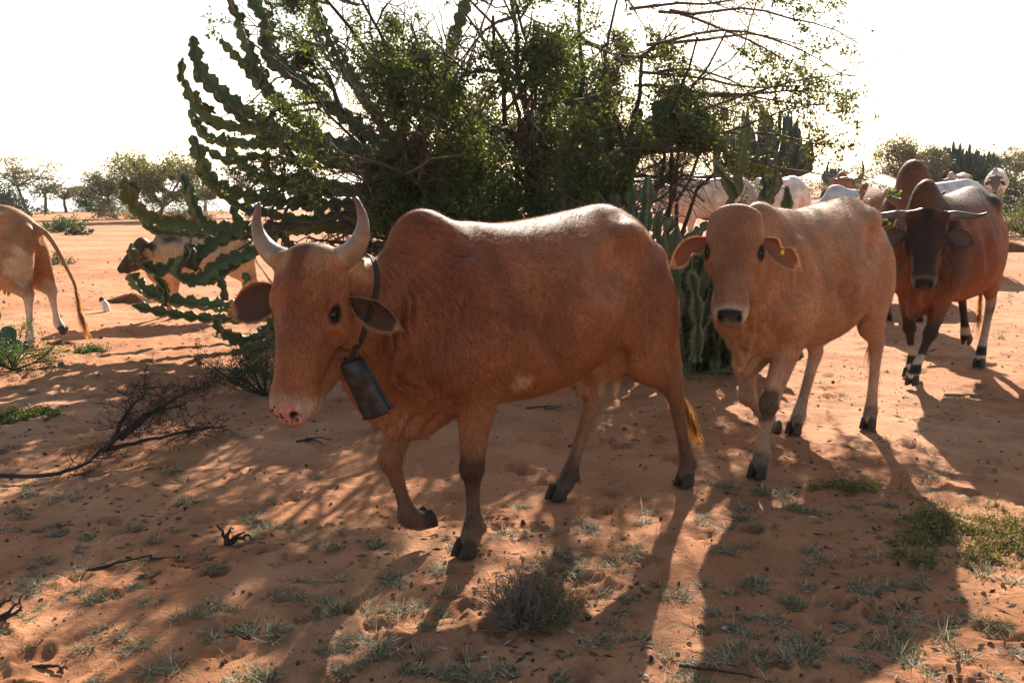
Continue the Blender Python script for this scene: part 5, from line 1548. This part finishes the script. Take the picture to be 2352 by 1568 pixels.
cowO = dict(
    name='cow', res=.026, loc=(16.65, 34.6), heading=-121, scale=1.06, label='far white cow with a dark face, facing the camera by the bushes',
    poll=(1.2, .06, 1.12), head=(8, 66, 0), hs=1.08, hump=1.0, bw=1.1, legs=legs(.08, -.1, .1, -.1), tail=TAIL, tuft=TUFT,
    tint=dict(base=(.66, .52, .42), belly=(.62, .45, .34), leg=(.6, .43, .33), shank=(.5, .34, .26), face=face((.08, .045, .032), (.5, .42, .37), (.03, .028, .03))),
    horns=horns([(.022, -.07, .10), (.03, -.06, .16), (.06, -.02, .19), (.1, .0, .17)], r=.03, base=(.06, .04, .035), tip=(.03, .02, .02)), ears=ears((.4, -.3, .8), (.3, .8, .1), outer=(.1, .055, .04)),
    mask=lambda C3, P, hc, head, mix, nz, nf: mix((1 - head) * sstep(P[:, 2], 1.22, 1.32) * np.exp(-((P[:, 0] - .8) / .12) ** 2), (.12, .09, .08)))
cowP = dict(
    name='cow', res=.025, loc=(11.35, 20.0), heading=-160, scale=1.05, label='black horned cow cut off by the right edge of the picture',
    poll=(1.2, .10, 1.33), head=(25, 64, 0), hs=1.05, hump=1.0, legs=legs(.08, -.1, .1, -.1), tail=TAIL,
    tint=dict(base=(.03, .026, .026), belly=(.05, .04, .036), leg=(.03, .026, .026), shank=(.03, .026, .026), face=face((.03, .026, .026))),
    horns=horns([(.022, -.07, .10), (0, -.06, .18), (-.02, -.05, .26), (-.05, -.03, .33)], r=.036, base=(.06, .055, .055), tip=(.03, .028, .028)), ears=ears((.3, -.3, .85), (.3, .8, .1), outer=BLK))

HERD = [cowA, cowB, bullC, bullD, cowE, calf, cowF, cowG, cowH, cowI, cowK, cowL, cowM, cowN, cowO, cowP]
for sp in HERD:
    if sp['loc'][1] > 12: sp['z'] = float(gz(*sp['loc'])); sp['fringe'] = 30
    make_cow(sp)

# ---------------------------------------------------------------- the bell and its strap
def build_bell():
    """sheet-metal bell hanging under the jaw, on a dark strap round the neck"""
    M_IRON = plain('dark_iron', (.034, .034, .037), .5, .5, .7, 26, .7, .6, attr=False, vscale=22)
    M_STRAP = plain('old_leather', (.03, .022, .018), .8, .2, .4, 80, .3, attr=False)
    top = at(806, 828, 3.37); bot = at(866, 944, 3.41)
    root = empty('cowbell', bot); tag(root, 'long dark metal bell hanging tilted from the neck of the nearest cow', 'bell')
    ax = unit(bot - top); L = np.linalg.norm(bot - top) * 1.02
    u = unit(np.array([1.0, -.45, .1]) - ax * (np.array([1.0, -.45, .1]) @ ax)); w = np.cross(ax, u)
    n = 28; a = np.arange(n) * 2 * math.pi / n
    g = Geo(); rings = []
    def ring(t, hw_, hd): 
        c = np.cos(a); s_ = np.sin(a)
        x = np.sign(c) * np.abs(c) ** .75 * hw_; y = np.sign(s_) * np.abs(s_) ** .85 * hd
        return (top - bot) + ax * L * t + x[:, None] * u + y[:, None] * w
    for t, hw_, hd in ((-.02, .018, .010), (0, .040, .022), (.03, .047, .028), (.35, .050, .034), (.7, .053, .040), (.97, .056, .044), (1.0, .058, .046), (1.0, .053, .041), (.7, .048, .036), (.1, .043, .024)):
        rings.append(ring(t, hw_, hd))
    for i in range(2, 7):                               # knocks and dents
        ang = a + i * .4
        rings[i] = rings[i] + ((.0022 * np.sin(3 * ang + i) + .0016 * np.sin(5 * a - 2 * i))[:, None]) * w
    V = np.concatenate(rings + [rings[0].mean(0)[None]]); nr = len(rings)
    q = [[i * n + j, i * n + (j + 1) % n, (i + 1) * n + (j + 1) % n, (i + 1) * n + j] for i in range(nr - 1) for j in range(n)]
    g.add(V, [[(j + 1) % n, j, nr * n] for j in range(n)], q)
    # folded seam down one side
    sm = np.array([(top - bot) + ax * L * t + u * (.047 + .010 * t) for t in np.linspace(.02, 1, 8)])
    tube(g, sm, .0035, 6)
    g.build('bell_body', M_IRON, root)
    c = Geo(); tube(c, np.array([(top - bot) + ax * L * t for t in (.1, .5, .93)]), [.006, .007, .012], 8); c.build('clapper', M_IRON, root)
    # strap: a loop up both sides of the neck behind the jaw
    ca, sa = math.cos(R(-137.7)), math.sin(R(-137.7))
    def loc(x, y, z): return np.array([.246 + x * ca - y * sa, 4.337 + x * sa + y * ca, z]) - bot
    b0 = top - bot
    pts = [b0, b0 + np.array([.02, -.005, .05])]
    lp = [loc(1.165, .115, .90), loc(1.13, .140, 1.02), loc(1.09, .125, 1.12), loc(1.06, .05, 1.20), loc(1.06, -.05, 1.20), loc(1.07, -.125, 1.12), loc(1.09, -.145, 1.02), loc(1.13, -.10, .90), loc(1.14, -.02, .84)]
    S = spline(np.array(pts + lp + [b0]), 6)
    s = Geo(); T, U, W = frames(S)
    for i in range(len(S) - 1): pass
    k = len(S); wd = .011; th = .003
    out = unit(S - S.mean(0)); side = unit(np.cross(T, out))
    V = np.stack([S + side * wd + out * th, S - side * wd + out * th, S - side * wd - out * th, S + side * wd - out * th], 1).reshape(-1, 3)
    i = np.arange(k - 1)[:, None] * 4; j = np.arange(4)[None]; kk = (j + 1) % 4
    s.add(V, None, np.stack([i + j, i + kk, i + 4 + kk, i + 4 + j], -1).reshape(-1, 4))
    s.build('strap', M_STRAP, root, False)
build_bell()
# ---------------------------------------------------------------- small plants and things on the sand
def gz_many(x, y): return gz(x, y) + relief(np.asarray(x, float), np.asarray(y, float))

def blades(g, base, n, L, lean, width, cols, w=None, spread=.03, up=.55):
    """n curved grass blades round `base`; returns verts, quads, colours"""
    az = g.uniform(0, 6.283, n); le = np.clip(g.normal(lean, .30, n), .05, 1.5)
    ln = L * g.uniform(.4, 1.15, n)
    r0 = spread * np.sqrt(g.random(n)); a0 = g.uniform(0, 6.283, n)
    p = np.stack([r0 * np.cos(a0), r0 * np.sin(a0), np.full(n, -.006)], 1)
    d = np.stack([np.cos(az) * np.sin(le), np.sin(az) * np.sin(le), np.cos(le)], 1)
    side = unit(np.cross(d, [0, 0, 1.0]) + g.normal(0, .3, (n, 3))) * width
    V = []
    for t, ww in ((0, 1), (.4, .85), (.75, .55), (1, .08)):
        c = p + d * (ln * t)[:, None] + np.array([0, 0, -1]) * (ln * .38 * t * t * np.sin(le))[:, None]
        c[:, 2] = np.maximum(c[:, 2], .002 + .004 * t)
        V += [c - side * ww, c + side * ww]
    V = np.stack(V, 1).reshape(-1, 3) + base
    b = np.arange(n)[:, None] * 8
    q = np.concatenate([b + [0, 1, 3, 2], b + [2, 3, 5, 4], b + [4, 5, 7, 6]])
    c = palette(g, n, cols, w, .3)
    return V, q, np.repeat(c, 8, 0)

STRAW = [(.44, .35, .22), (.32, .25, .16), (.20, .185, .10), (.13, .135, .07), (.50, .42, .30)]
def build_grass():
    g = np.random.default_rng(33)
    geo = Geo()
    tufts = []   # frame x, y, size
    tufts += [(440, 1412, .8), (370, 1525, 1.5), (320, 1475, .7), (205, 1232, .7), (410, 1100, 1.1), (430, 1150, .9), (390, 1085, .8), (650, 1150, .7), (590, 1165, .6), (655, 1360, .9), (580, 1425, 1.1), (645, 1445, 1.1), (800, 1395, 1.4), (740, 1385, 1.0), (850, 1370, 1.2),
              (900, 1335, 1.1), (850, 1250, .9), (985, 1425, 1.0), (900, 1475, .8), (1080, 1530, 1.0), (1450, 1030, .7), (1300, 1265, .9), (1345, 1290, 1.3), (1400, 1270, 1.0), (1240, 1300, 1.2), (1480, 1180, .8), (1650, 1215, .9), (1690, 1195, .8), (1742, 1342, .9), (1808, 1382, .9), (1700, 1120, 1.1), (1760, 1135, 1.2), (1820, 1150, 1.0),
              (2150, 1062, .7), (2165, 1100, .9), (2100, 1350, .9), (2110, 1412, 1.1), (2160, 1430, .8), (2200, 1495, 1.0), (2060, 1500, 1.1), (1700, 1495, 1.2), (1760, 1515, 1.4), (1840, 1530, 1.3), (1660, 1450, 1.0), (2320, 1330, .9), (1510, 1380, .9), (1420, 1450, .7), (760, 1240, .7), (1190, 1225, .8), (1180, 1165, .7), (60, 1160, .9), (140, 1140, 1.0), (90, 1120, .8),
              (60, 1340, .8), (240, 1360, .8), (210, 1355, .9), (160, 1310, .8), (540, 1005, .6), (720, 1085, .7), (2130, 990, .6), (1930, 915, .6), (2010, 905, .6), (1860, 1180, .8), (1955, 1055, .7), (820, 1470, 1.0), (950, 1385, 1.0), (1000, 1250, .8), (930, 1210, .6), (1130, 1190, .6), (720, 1340, .8), (500, 1390, .6), (250, 1010, .7), (20, 1030, .9), (600, 1560, 1.1), (750, 1555, .9), (1590, 1560, 1.0), (340, 860, .7), (210, 800, .8), (600, 770, 1.3), (560, 760, 1.2), (510, 770, 1.2), (470, 775, 1.0), (630, 750, 1.2)]
    for _ in range(330):
        y = 790 + 780 * g.random() ** .8; x = g.uniform(-40, 2390)
        p = spot(x, y)
        if fbm(np.array([p[0] * .8]), np.array([p[1] * .8]), 3, 19)[0] > .06: tufts.append((x, y, g.uniform(.25, .85)))
    for _ in range(240):
        y = 505 + 280 * g.random(); x = g.uniform(-40, 2390)
        p = spot(x, y)
        if p[1] < 45 and fbm(np.array([p[0] * .35]), np.array([p[1] * .35]), 3, 23)[0] > 0: tufts.append((x, y, g.uniform(.5, 1.6)))
    for x, y, s in tufts:
        p = spot(x, y)
        if np.min(np.hypot(FEET[:, 0] - p[0], FEET[:, 1] - p[1])) < .07: continue
        far = p[1] > 8
        n = int((26 if far else 75) * s)
        for k in range(1 if far else int(g.integers(1, 4))):
            b = p + np.array([g.normal(0, .05 * s), g.normal(0, .05 * s), 0])
            w = None if g.random() > .5 else np.array([.15, .15, .3, .32, .08])
            V, q, c = blades(g, b, max(6, n), .068 * (.6 + .5 * s), g.uniform(.75, 1.25), .0016 if not far else .0035, STRAW, w, .028 * s + .012)
            geo.add(V, None, q, c)
    # thin fallen straw
    n = 1500
    px = g.uniform(-40, 2390, n); py = 850 + 740 * g.random(n) ** .9
    for x, y in zip(px[:900], py[:900]):
        p = spot(x, y)
        V, q, c = blades(g, p, 2, .07, 1.45, .0011, STRAW[:2] + STRAW[4:], None, .02)
        geo.add(V, None, q, c)
    o = geo.build('dry_grass', M_GRASS, None, False)
    tag(o, 'short dry grey-green grass tufts scattered over the red sand', 'grass', kind='stuff')
build_grass()

def build_litter():
    g = np.random.default_rng(44)
    # pebbles and clods
    t = (1 + 5 ** .5) / 2
    ico = unit(np.array([(-1, t, 0), (1, t, 0), (-1, -t, 0), (1, -t, 0), (0, -1, t), (0, 1, t), (0, -1, -t), (0, 1, -t), (t, 0, -1), (t, 0, 1), (-t, 0, -1), (-t, 0, 1)]))
    icf = np.array([(0, 11, 5), (0, 5, 1), (0, 1, 7), (0, 7, 10), (0, 10, 11), (1, 5, 9), (5, 11, 4), (11, 10, 2), (10, 7, 6), (7, 1, 8), (3, 9, 4), (3, 4, 2), (3, 2, 6), (3, 6, 8), (3, 8, 9), (4, 9, 5), (2, 4, 11), (6, 2, 10), (8, 6, 7), (9, 8, 1)])
    n = 7000
    R_ = 2.2 + 24 * g.random(n) ** 2.0; th = g.uniform(-.62, .62, n)
    X = R_ * np.sin(th); Y = R_ * np.cos(th); Z = gz_many(X, Y)
    geo = Geo()
    sz = (.003 + .008 * g.random(n) ** 5) * (1 + R_ / 22)
    cols = palette(g, n, [(.30, .14, .075), (.20, .09, .05), (.10, .055, .035), (.38, .22, .14), (.5, .42, .36)], [.35, .27, .22, .13, .03])
    V = (ico[None] * (1 + g.normal(0, .18, (n, 12, 1)))) * sz[:, None, None] * g.uniform(.6, 1.3, (n, 1, 3)) + np.stack([X, Y, Z + sz * .25], 1)[:, None]
    geo.add(V.reshape(-1, 3), (icf[None] + np.arange(n)[:, None, None] * 12).reshape(-1, 3), None, np.repeat(cols, 12, 0))
    o = geo.build('gravel', plain('clods', (1, 1, 1), .95, .1, 0, 50, .2), None, True)
    tag(o, 'small clods and pebbles strewn over the sand', 'gravel', kind='stuff')
    # dead leaves, chips and twig ends
    n = 12000
    R_ = 2.2 + 18 * g.random(n) ** 1.7; th = g.uniform(-.62, .62, n)
    X = R_ * np.sin(th); Y = R_ * np.cos(th)
    k = fbm(X * 1.3, Y * 1.3, 3, 71) > -.05
    X, Y, R_ = X[k], Y[k], R_[k]; n = len(X); Z = gz_many(X, Y)
    a = g.uniform(0, 6.283, n); l = g.uniform(.006, .028, n) * (1 + R_ / 20); w = np.where(g.random(n) < .5, .0016, .006) * (1 + R_ / 12)
    d = np.stack([np.cos(a), np.sin(a), g.normal(0, .18, n)], 1) * l[:, None]; s = np.stack([-np.sin(a), np.cos(a), g.normal(0, .3, n)], 1) * w[:, None]
    c0 = np.stack([X, Y, Z + .003], 1)
    V = np.stack([c0 - d, c0 + s, c0 + d, c0 - s], 1).reshape(-1, 3)
    geo = Geo(); geo.add(V, None, np.arange(n * 4).reshape(-1, 4), np.repeat(palette(g, n, [(.07, .045, .03), (.12, .08, .05), (.20, .15, .10), (.04, .03, .024), (.42, .36, .28)], [.32, .26, .18, .19, .05]), 4, 0))
    o = geo.build('leaf_litter', plain('litter', (1, 1, 1), .9, .1, 0, 50, .2), None, False)
    tag(o, 'dead leaves and broken twig ends lying on the sand', 'litter', kind='stuff')
build_litter()

def thorny(name, label, cat, base, paths, r0, mat, seed, twig=(6, .16), depth=2, group=None, part='stem', leaves=0, lcols=None, lsize=.02, lift=.02, thorns=True):
    """a branch or shrub from explicit main paths (relative to base) plus crooked side twigs"""
    g = np.random.default_rng(seed)
    root = empty(name, base); tag(root, label, cat, group)
    main = Geo(); tw = Geo(); ends = []
    def side(P, r, lev):
        for _ in range(twig[0] if lev == 0 else max(2, twig[0] // 2)):
            j = g.integers(1, len(P))
            d = unit(P[j] - P[j - 1]) * .55 + g.normal(0, .62, 3); d[2] += lift * 6
            S, _ = branch_path(P[j], d, twig[1] * g.uniform(.5, 1.3) * (.7 ** lev), 4, .28, (0, 0, 0), g)
            S[:, 2] = np.maximum(S[:, 2], .004)
            tube(tw, S, np.linspace(r * .45, r * .15, 5), 4, None, False); ends.append(S)
            if thorns:
                for q in range(3):
                    m = g.integers(0, 4); o = unit(g.normal(0, 1, 3)) * .012
                    tw.add([S[m] + [r * .2, 0, 0], S[m] - [r * .2, 0, 0], S[m] + o], [[0, 1, 2]])
            if lev + 1 < depth: side(S, r * .55, lev + 1)
    for P in paths:
        P = spline(np.array(P, float), 5)
        P = P + g.normal(0, r0 * .5, P.shape) * np.linspace(0, 1, len(P))[:, None]
        tube(main, P, np.linspace(r0, r0 * .3, len(P)), 7); side(P[len(P) // 5:], r0 * .5, 0)
    mo = main.build(part, mat, root); tag(tw.build('twigs', mat, mo), kind='stuff')
    if leaves:
        pts = np.concatenate([S[(t := g.integers(0, len(S), leaves))] + g.normal(0, .02, (leaves, 3)) for S in ends])
        pts = pts[pts[:, 2] > 0]
        V, q, c = leaf_quads(pts, None, np.full(len(pts), lsize), g, palette(g, len(pts), lcols or GREEN), .5)
        tag(mesh_obj('leaves', V, q, M_LEAF, root, False, c), kind='stuff')
    return root

def rel_spots(pts, base):
    out = []
    for x, y, z in pts:
        p = spot(x, y); out.append(p - base + np.array([0, 0, z]))
    return out
M_DEAD = plain('dead_wood', (.055, .042, .036), .9, .12, .5, 60, .4, attr=False)
M_DEAD_L = plain('bleached_wood', (.22, .175, .14), .9, .12, .5, 60, .4, attr=False)
b = spot(150, 1095)
thorny('fallen_branch', 'long dark fallen thorn branch with tangled twigs lying on the left', 'branch', b,
       [rel_spots([(-60, 1090, .02), (90, 1098, .03), (190, 1085, .05), (260, 1055, .10), (330, 1040, .16)], b), rel_spots([(235, 1066, .08), (300, 1060, .20), (360, 1045, .26), (430, 1025, .22)], b), rel_spots([(260, 1055, .10), (300, 1050, .26), (340, 1040, .34)], b),
        rel_spots([(240, 1063, .08), (330, 1050, .10), (430, 1030, .10), (520, 1005, .06)], b), rel_spots([(280, 1055, .12), (380, 1030, .26), (455, 1010, .30)], b)], .0135, M_DEAD, 3, (13, .13), 3, lift=.004)
b = spot(520, 1250)
thorny('dead_stump', 'small dead root stump with curled stubs left of the raised hoof', 'stump', b, [[(0, 0, -.01), (-.01, .01, .04), (-.03, 0, .085)], [(0, 0, 0), (.03, .01, .03), (.075, .02, .05)], [(0, 0, 0), (.01, -.01, .05), (.03, .0, .075)], [(0, 0, 0), (.05, .02, .02), (.11, .03, .025)]], .011, M_DEAD, 5, (2, .035), 1, thorns=False)
b = spot(300, 1285)
thorny('fallen_twig', 'thin pale-tipped twig lying in the left foreground', 'twig', b, [rel_spots([(200, 1312, .01), (270, 1293, .012), (345, 1276, .015)], b), rel_spots([(345, 1276, .015), (356, 1285, .012), (415, 1278, .01)], b)], .008, M_DEAD, 6, (2, .07), 1, thorns=False)
b = spot(20, 1420)
thorny('fallen_twig', 'forked dark twig at the lower left edge', 'twig', b, [[(-.05, 0, 0), (0, .01, .03), (.045, .03, .085)], [(-.03, 0, 0), (.03, 0, .03), (.05, .0, .05)], [(-.08, 0, 0), (-.03, .02, .05), (.0, .04, .07)]], .009, M_DEAD, 7, (3, .05), 1)
b = spot(2225, 915)
thorny('fallen_stick', 'bleached broken stick lying right of the dark bull', 'stick', b, [[(-.17, 0, .015), (0, .01, .012), (.15, .02, .02)], [(.02, 0, .01), (.11, .03, .02), (.16, .05, .055)]], .012, M_DEAD_L, 8, (3, .08), 1, thorns=False)
b = spot(1650, 1545)
thorny('fallen_stick', 'long thin stick at the bottom edge right of the dry bush', 'stick', b, [rel_spots([(1560, 1522, .01), (1660, 1540, .012), (1770, 1562, .012)], b)], .006, M_DEAD, 9, (4, .08), 1, thorns=False)
b = spot(120, 1530)
thorny('fallen_stick', 'short dark stick in the lower left corner', 'stick', b, [[(-.06, 0, .01), (0, .005, .016), (.05, -.005, .01)]], .008, M_DEAD, 10, (2, .04), 1, thorns=False)
b = spot(360, 893)
thorny('fallen_twig', 'small twig on the sand above the long fallen branch', 'twig', b, [[(-.1, 0, .01), (0, .01, .02), (.11, .02, .015)]], .008, M_DEAD, 12, (3, .07), 1, thorns=False)
b = spot(720, 1020)
thorny('fallen_twig', 'twig heap on a reddish mound below the muzzle', 'twig', b, [[(-.1, 0, .01), (0, .01, .03), (.10, .02, .02)], [(-.06, .03, .01), (.02, -.01, .02), (.06, -.05, .01)]], .007, M_DEAD, 13, (4, .07), 1, thorns=False)
b = spot(1250, 945)
thorny('fallen_twig', 'dark twig in the shade under the belly of the belled cow', 'twig', b, [[(-.12, 0, .01), (0, .01, .02), (.13, .02, .015)], [(.0, 0, .01), (.06, -.05, .02), (.1, -.1, .02)]], .007, M_DEAD, 14, (3, .07), 1, thorns=False)

def dry_bush():
    g = np.random.default_rng(71)
    b = spot(1205, 1425)
    root = empty('dry_bush', b); tag(root, 'grey dry bush turning green at its right side, in the foreground', 'bush')
    st = Geo(); lf = []
    for i in range(240):
        a = g.uniform(0, 6.283); rr = math.sqrt(g.random())
        e = np.array([math.cos(a) * rr * .165 + .01, math.sin(a) * rr * .13, .19 * math.sqrt(max(.06, 1 - rr * rr * .85)) * g.uniform(.6, 1.1)])
        e[2] *= 1.0 if e[0] < .06 else .75
        S, _ = branch_path((e[0] * .35, e[1] * .35, -.01), e * np.array([.65, .65, 1]), np.linalg.norm(e) * .9, 4, .17, (0, 0, 0), g)
        c = np.array([.16, .12, .10]) * g.uniform(.6, 1.5)
        tube(st, S, np.linspace(.0022, .0009, 5), 3, np.tile(c, (5, 1)), False)
        for k in range(3):
            S2, _ = branch_path(S[g.integers(1, 5)], unit(S[-1] - S[0]) + g.normal(0, .5, 3), g.uniform(.03, .07), 2, .2, (0, 0, 0), g)
            tube(st, S2, np.linspace(.0014, .0006, 3), 3, np.tile(c * 1.15, (3, 1)), False)
            lf.append(S2[1:])
    tag(st.build('stems', plain('dry_stems', (1, 1, 1), .9, .1), root, False), kind='stuff')
    P = np.concatenate(lf); P = np.repeat(P, 5, 0) + g.normal(0, .009, (len(P) * 5, 3))
    right = sstep(P[:, 0], .02, .09) * .95 + .12
    P = P[(g.random(len(P)) < right) & (P[:, 2] > 0)]
    cols = palette(g, len(P), [(.11, .125, .04), (.15, .14, .05), (.08, .10, .035), (.2, .16, .07)])
    V, q, c = leaf_quads(P, None, np.full(len(P), .016), g, cols, .22)
    tag(mesh_obj('leaves', V, q, M_GRASS, root, False, c), kind='stuff')
dry_bush()

def weed_patch(px, py, rx, ry, n, label, seed, cols, h=.05, name='weed_patch', leaf=.016):
    g = np.random.default_rng(seed)
    b = spot(px, py); root = empty(name, b); tag(root, label, 'weed')
    st = Geo(); pts = []
    for i in range(n):
        a = g.uniform(0, 6.283); r = math.sqrt(g.random())
        x, y = math.cos(a) * r * rx * g.uniform(.7, 1.1), math.sin(a) * r * ry * g.uniform(.7, 1.1)
        if fbm(np.array([x * 9]), np.array([y * 9]), 3, seed)[0] < -.35 + .75 * r * r: continue
        z = gzz(b[0] + x, b[1] + y) - b[2]
        S, _ = branch_path((x, y, z - .003), (g.normal(0, .8), g.normal(0, .8), .8), h * g.uniform(.5, 1.5), 4, .3, (0, 0, -.08), g)
        S[:, 2] = np.maximum(S[:, 2], z)
        tube(st, S, np.linspace(.0017, .0008, 5), 3, np.tile(np.array([.16, .11, .06]) * g.uniform(.6, 1.3), (5, 1)), False); pts.append(S)
    P = np.concatenate([np.repeat(S, 4, 0) + g.normal(0, .008, (len(S) * 4, 3)) for S in pts])
    V, q, c = leaf_quads(P, None, np.full(len(P), leaf), g, palette(g, len(P), cols), .32)
    tag(st.build('stems', plain('weed_stems', (1, 1, 1), .9, .1), root, False), kind='stuff')
    tag(mesh_obj('leaves', V, q, M_GRASS, root, False, c), kind='stuff')
WEED = [(.17, .165, .05), (.24, .20, .07), (.11, .115, .04), (.34, .25, .10)]
weed_patch(2250, 1225, .42, .50, 1500, 'sprawling patch of low green weeds at the right edge', 81, WEED)
weed_patch(2110, 1270, .26, .22, 420, 'darker low weeds left of the big green weed patch', 82, WEED)
weed_patch(1970, 1125, .24, .16, 380, 'low green weed clump right of the front hoof of the hornless cow', 83, WEED)
weed_patch(50, 955, .28, .20, 320, 'flat leafy weeds at the left edge under the prickly pear', 84, [(.07, .11, .035), (.10, .13, .04), (.25, .24, .05)], .05, leaf=.026)
weed_patch(205, 808, .16, .2, 200, 'little green weed behind the prickly pear', 85, GREEN, .06, leaf=.025)

for k, (px, py, sd, lab, sc) in enumerate(((610, 905, 91, 'low dark thorn bush beside the lowered head of the belled cow', 1.0), (30, 850, 92, 'thorny green shrub at the left edge below the prickly pear', .9), (1620, 850, 93, 'dry thorny twigs at the foot of the dark euphorbia clump', .8))):
    b = spot(px, py); g = np.random.default_rng(sd)
    paths = []
    for i in range(12):
        a = g.uniform(0, 6.283); L = g.uniform(.25, .45) * sc
        paths.append([(0, 0, 0), (math.cos(a) * L * .5, math.sin(a) * L * .5, g.uniform(.06, .2) * sc), (math.cos(a) * L, math.sin(a) * L, g.uniform(.06, .36) * sc)])
    thorny('thorn_bush', lab, 'bush', b, paths, .008, M_DEAD, sd, (7, .13), 2, leaves=14, lcols=DARKG if k != 1 else GREEN, lsize=.018)
b = spot(2340, 540)
g_ = np.random.default_rng(95)
thorny('thorn_bush', 'spreading leafy thorn bush at the right edge behind the dark bull', 'bush', b, [[(.2, 0, 0), (math.cos(a) * .35, math.sin(a) * .3, .22), (math.cos(a) * .85, math.sin(a) * .6, g_.uniform(.2, .62))] for a in np.linspace(.3, 6.0, 12)], .018, M_DEAD, 96, (9, .3), 2, leaves=26, lcols=OLIVE, lsize=.03)

def prickly_pear():
    g = np.random.default_rng(55)
    b = spot(5, 838); root = empty('prickly_pear', b); tag(root, 'prickly pear with oval green pads at the left edge', 'cactus')
    M = plain('pad_skin', (.055, .115, .055), .5, .35, .3, 40, .35, attr=False)
    for (x, y, z, tilt, yaw, L, W) in ((.0, 0, .0, -10, 10, .22, .075), (.0, 0, .18, 60, -20, .21, .085), (-.06, .02, .17, -25, 30, .20, .07), (-.02, -.02, .33, -5, 0, .17, .06), (-.16, .0, .02, -40, 20, .2, .075), (.03, .06, .04, 40, 60, .18, .07)):
        nu, nv = 9, 14
        V = []
        for i in range(nu):
            t = i / (nu - 1)
            w = W * (math.sin(math.pi * min(.999, max(.001, t ** .85)))) ** .6 * (1 if 0 < i < nu - 1 else .25)
            for j in range(nv):
                an = 2 * math.pi * j / nv
                V.append((w * math.cos(an), .016 * math.sin(an) * (w / W) ** .5, t * L))
        V = np.array(V) @ (rotz(R(yaw)) @ roty(R(tilt))).T + np.array([x, y, z])
        q = [[i * nv + j, i * nv + (j + 1) % nv, (i + 1) * nv + (j + 1) % nv, (i + 1) * nv + j] for i in range(nu - 1) for j in range(nv)]
        gg = Geo(); gg.add(V, [[0, j + 1, j] for j in range(1, nv - 1)] + [[(nu - 1) * nv, (nu - 1) * nv + j, (nu - 1) * nv + j + 1] for j in range(1, nv - 1)], q)
        gg.build('pad', M, root)
prickly_pear()

def bottle():
    b = spot(246, 714); root = empty('bottle', b); tag(root, 'whitish bottle-shaped object with a dark top standing on the sand behind the tail', 'bottle')
    ax = spline(np.array([(0, 0, -.01), (-.008, 0, .05), (-.03, 0, .10), (-.05, 0, .13)]), 5)
    g = Geo(); tube(g, ax, np.interp(np.linspace(0, 1, len(ax)), [0, .1, .5, .8, 1], [.035, .04, .038, .032, .022]), 12); g.build('bottle_body', plain('scuffed_white', (.62, .62, .62), .6, .3, .2, 60, .3, attr=False), root)
    g = Geo(); tube(g, np.array([(-.048, 0, .125), (-.062, 0, .145), (-.075, 0, .152)]), [.030, .033, .02], 12); g.build('cap', plain('dark_cap', (.04, .035, .035), .7, .2, .2, 60, .3, attr=False), root)
bottle()

def dung(px, py, r, label, seed):
    g = np.random.default_rng(seed); b = spot(px, py); root = empty('dirt_mound', b); tag(root, label, 'mound')
    nu, nv = 7, 18; V = []
    for i in range(nu):
        t = i / (nu - 1)
        for j in range(nv):
            a = 6.283 * j / nv; k = 1 + .25 * math.sin(2 * a + seed) + .12 * math.sin(5 * a) + g.normal(0, .05)
            V.append((r * k * t * math.cos(a), r * .7 * k * t * math.sin(a), r * .32 * (1 - t * t) * (1 + g.normal(0, .12)) - .008 * t))
    q = [[i * nv + j, (i + 1) * nv + j, (i + 1) * nv + (j + 1) % nv, i * nv + (j + 1) % nv] for i in range(nu - 1) for j in range(nv)]
    gg = Geo(); gg.add(V, None, q); gg.build('soil', plain('dark_soil', (.17, .065, .03), .95, .05, .8, 60, .4, attr=False), root)
dung(140, 790, .12, 'dark red soil kicked up behind the left-hand cow', 1)
dung(300, 690, .30, 'dug-up dark red mound near the white bottle', 2)
dung(2310, 575, .5, 'dark earth bank under the thorn bush at the right edge', 3)
# ---------------------------------------------------------------- haze
def build_haze():
    lo = np.array([-5200, -5100, -150.0]); hi = np.array([5200, 5300, 45.0])
    c = np.array([(x, y, z) for x in (lo[0], hi[0]) for y in (lo[1], hi[1]) for z in (lo[2], hi[2])])
    f = np.array([(0, 1, 3, 2), (4, 6, 7, 5), (0, 4, 5, 1), (2, 3, 7, 6), (0, 2, 6, 4), (1, 5, 7, 3)])
    m, n, l = new_mat('dusty_air')
    out = N(n, 'ShaderNodeOutputMaterial'); v = N(n, 'ShaderNodeVolumePrincipled')
    v.inputs['Color'].default_value = (.80, .86, .93, 1)
    v.inputs['Density'].default_value = .0003
    v.inputs['Anisotropy'].default_value = .3
    l.new(v.outputs[0], out.inputs['Volume'])
    o = mesh_obj('haze', c, f, m, None, False)
    tag(o, 'pale dusty haze in the air', 'haze', kind='stuff')
build_haze()
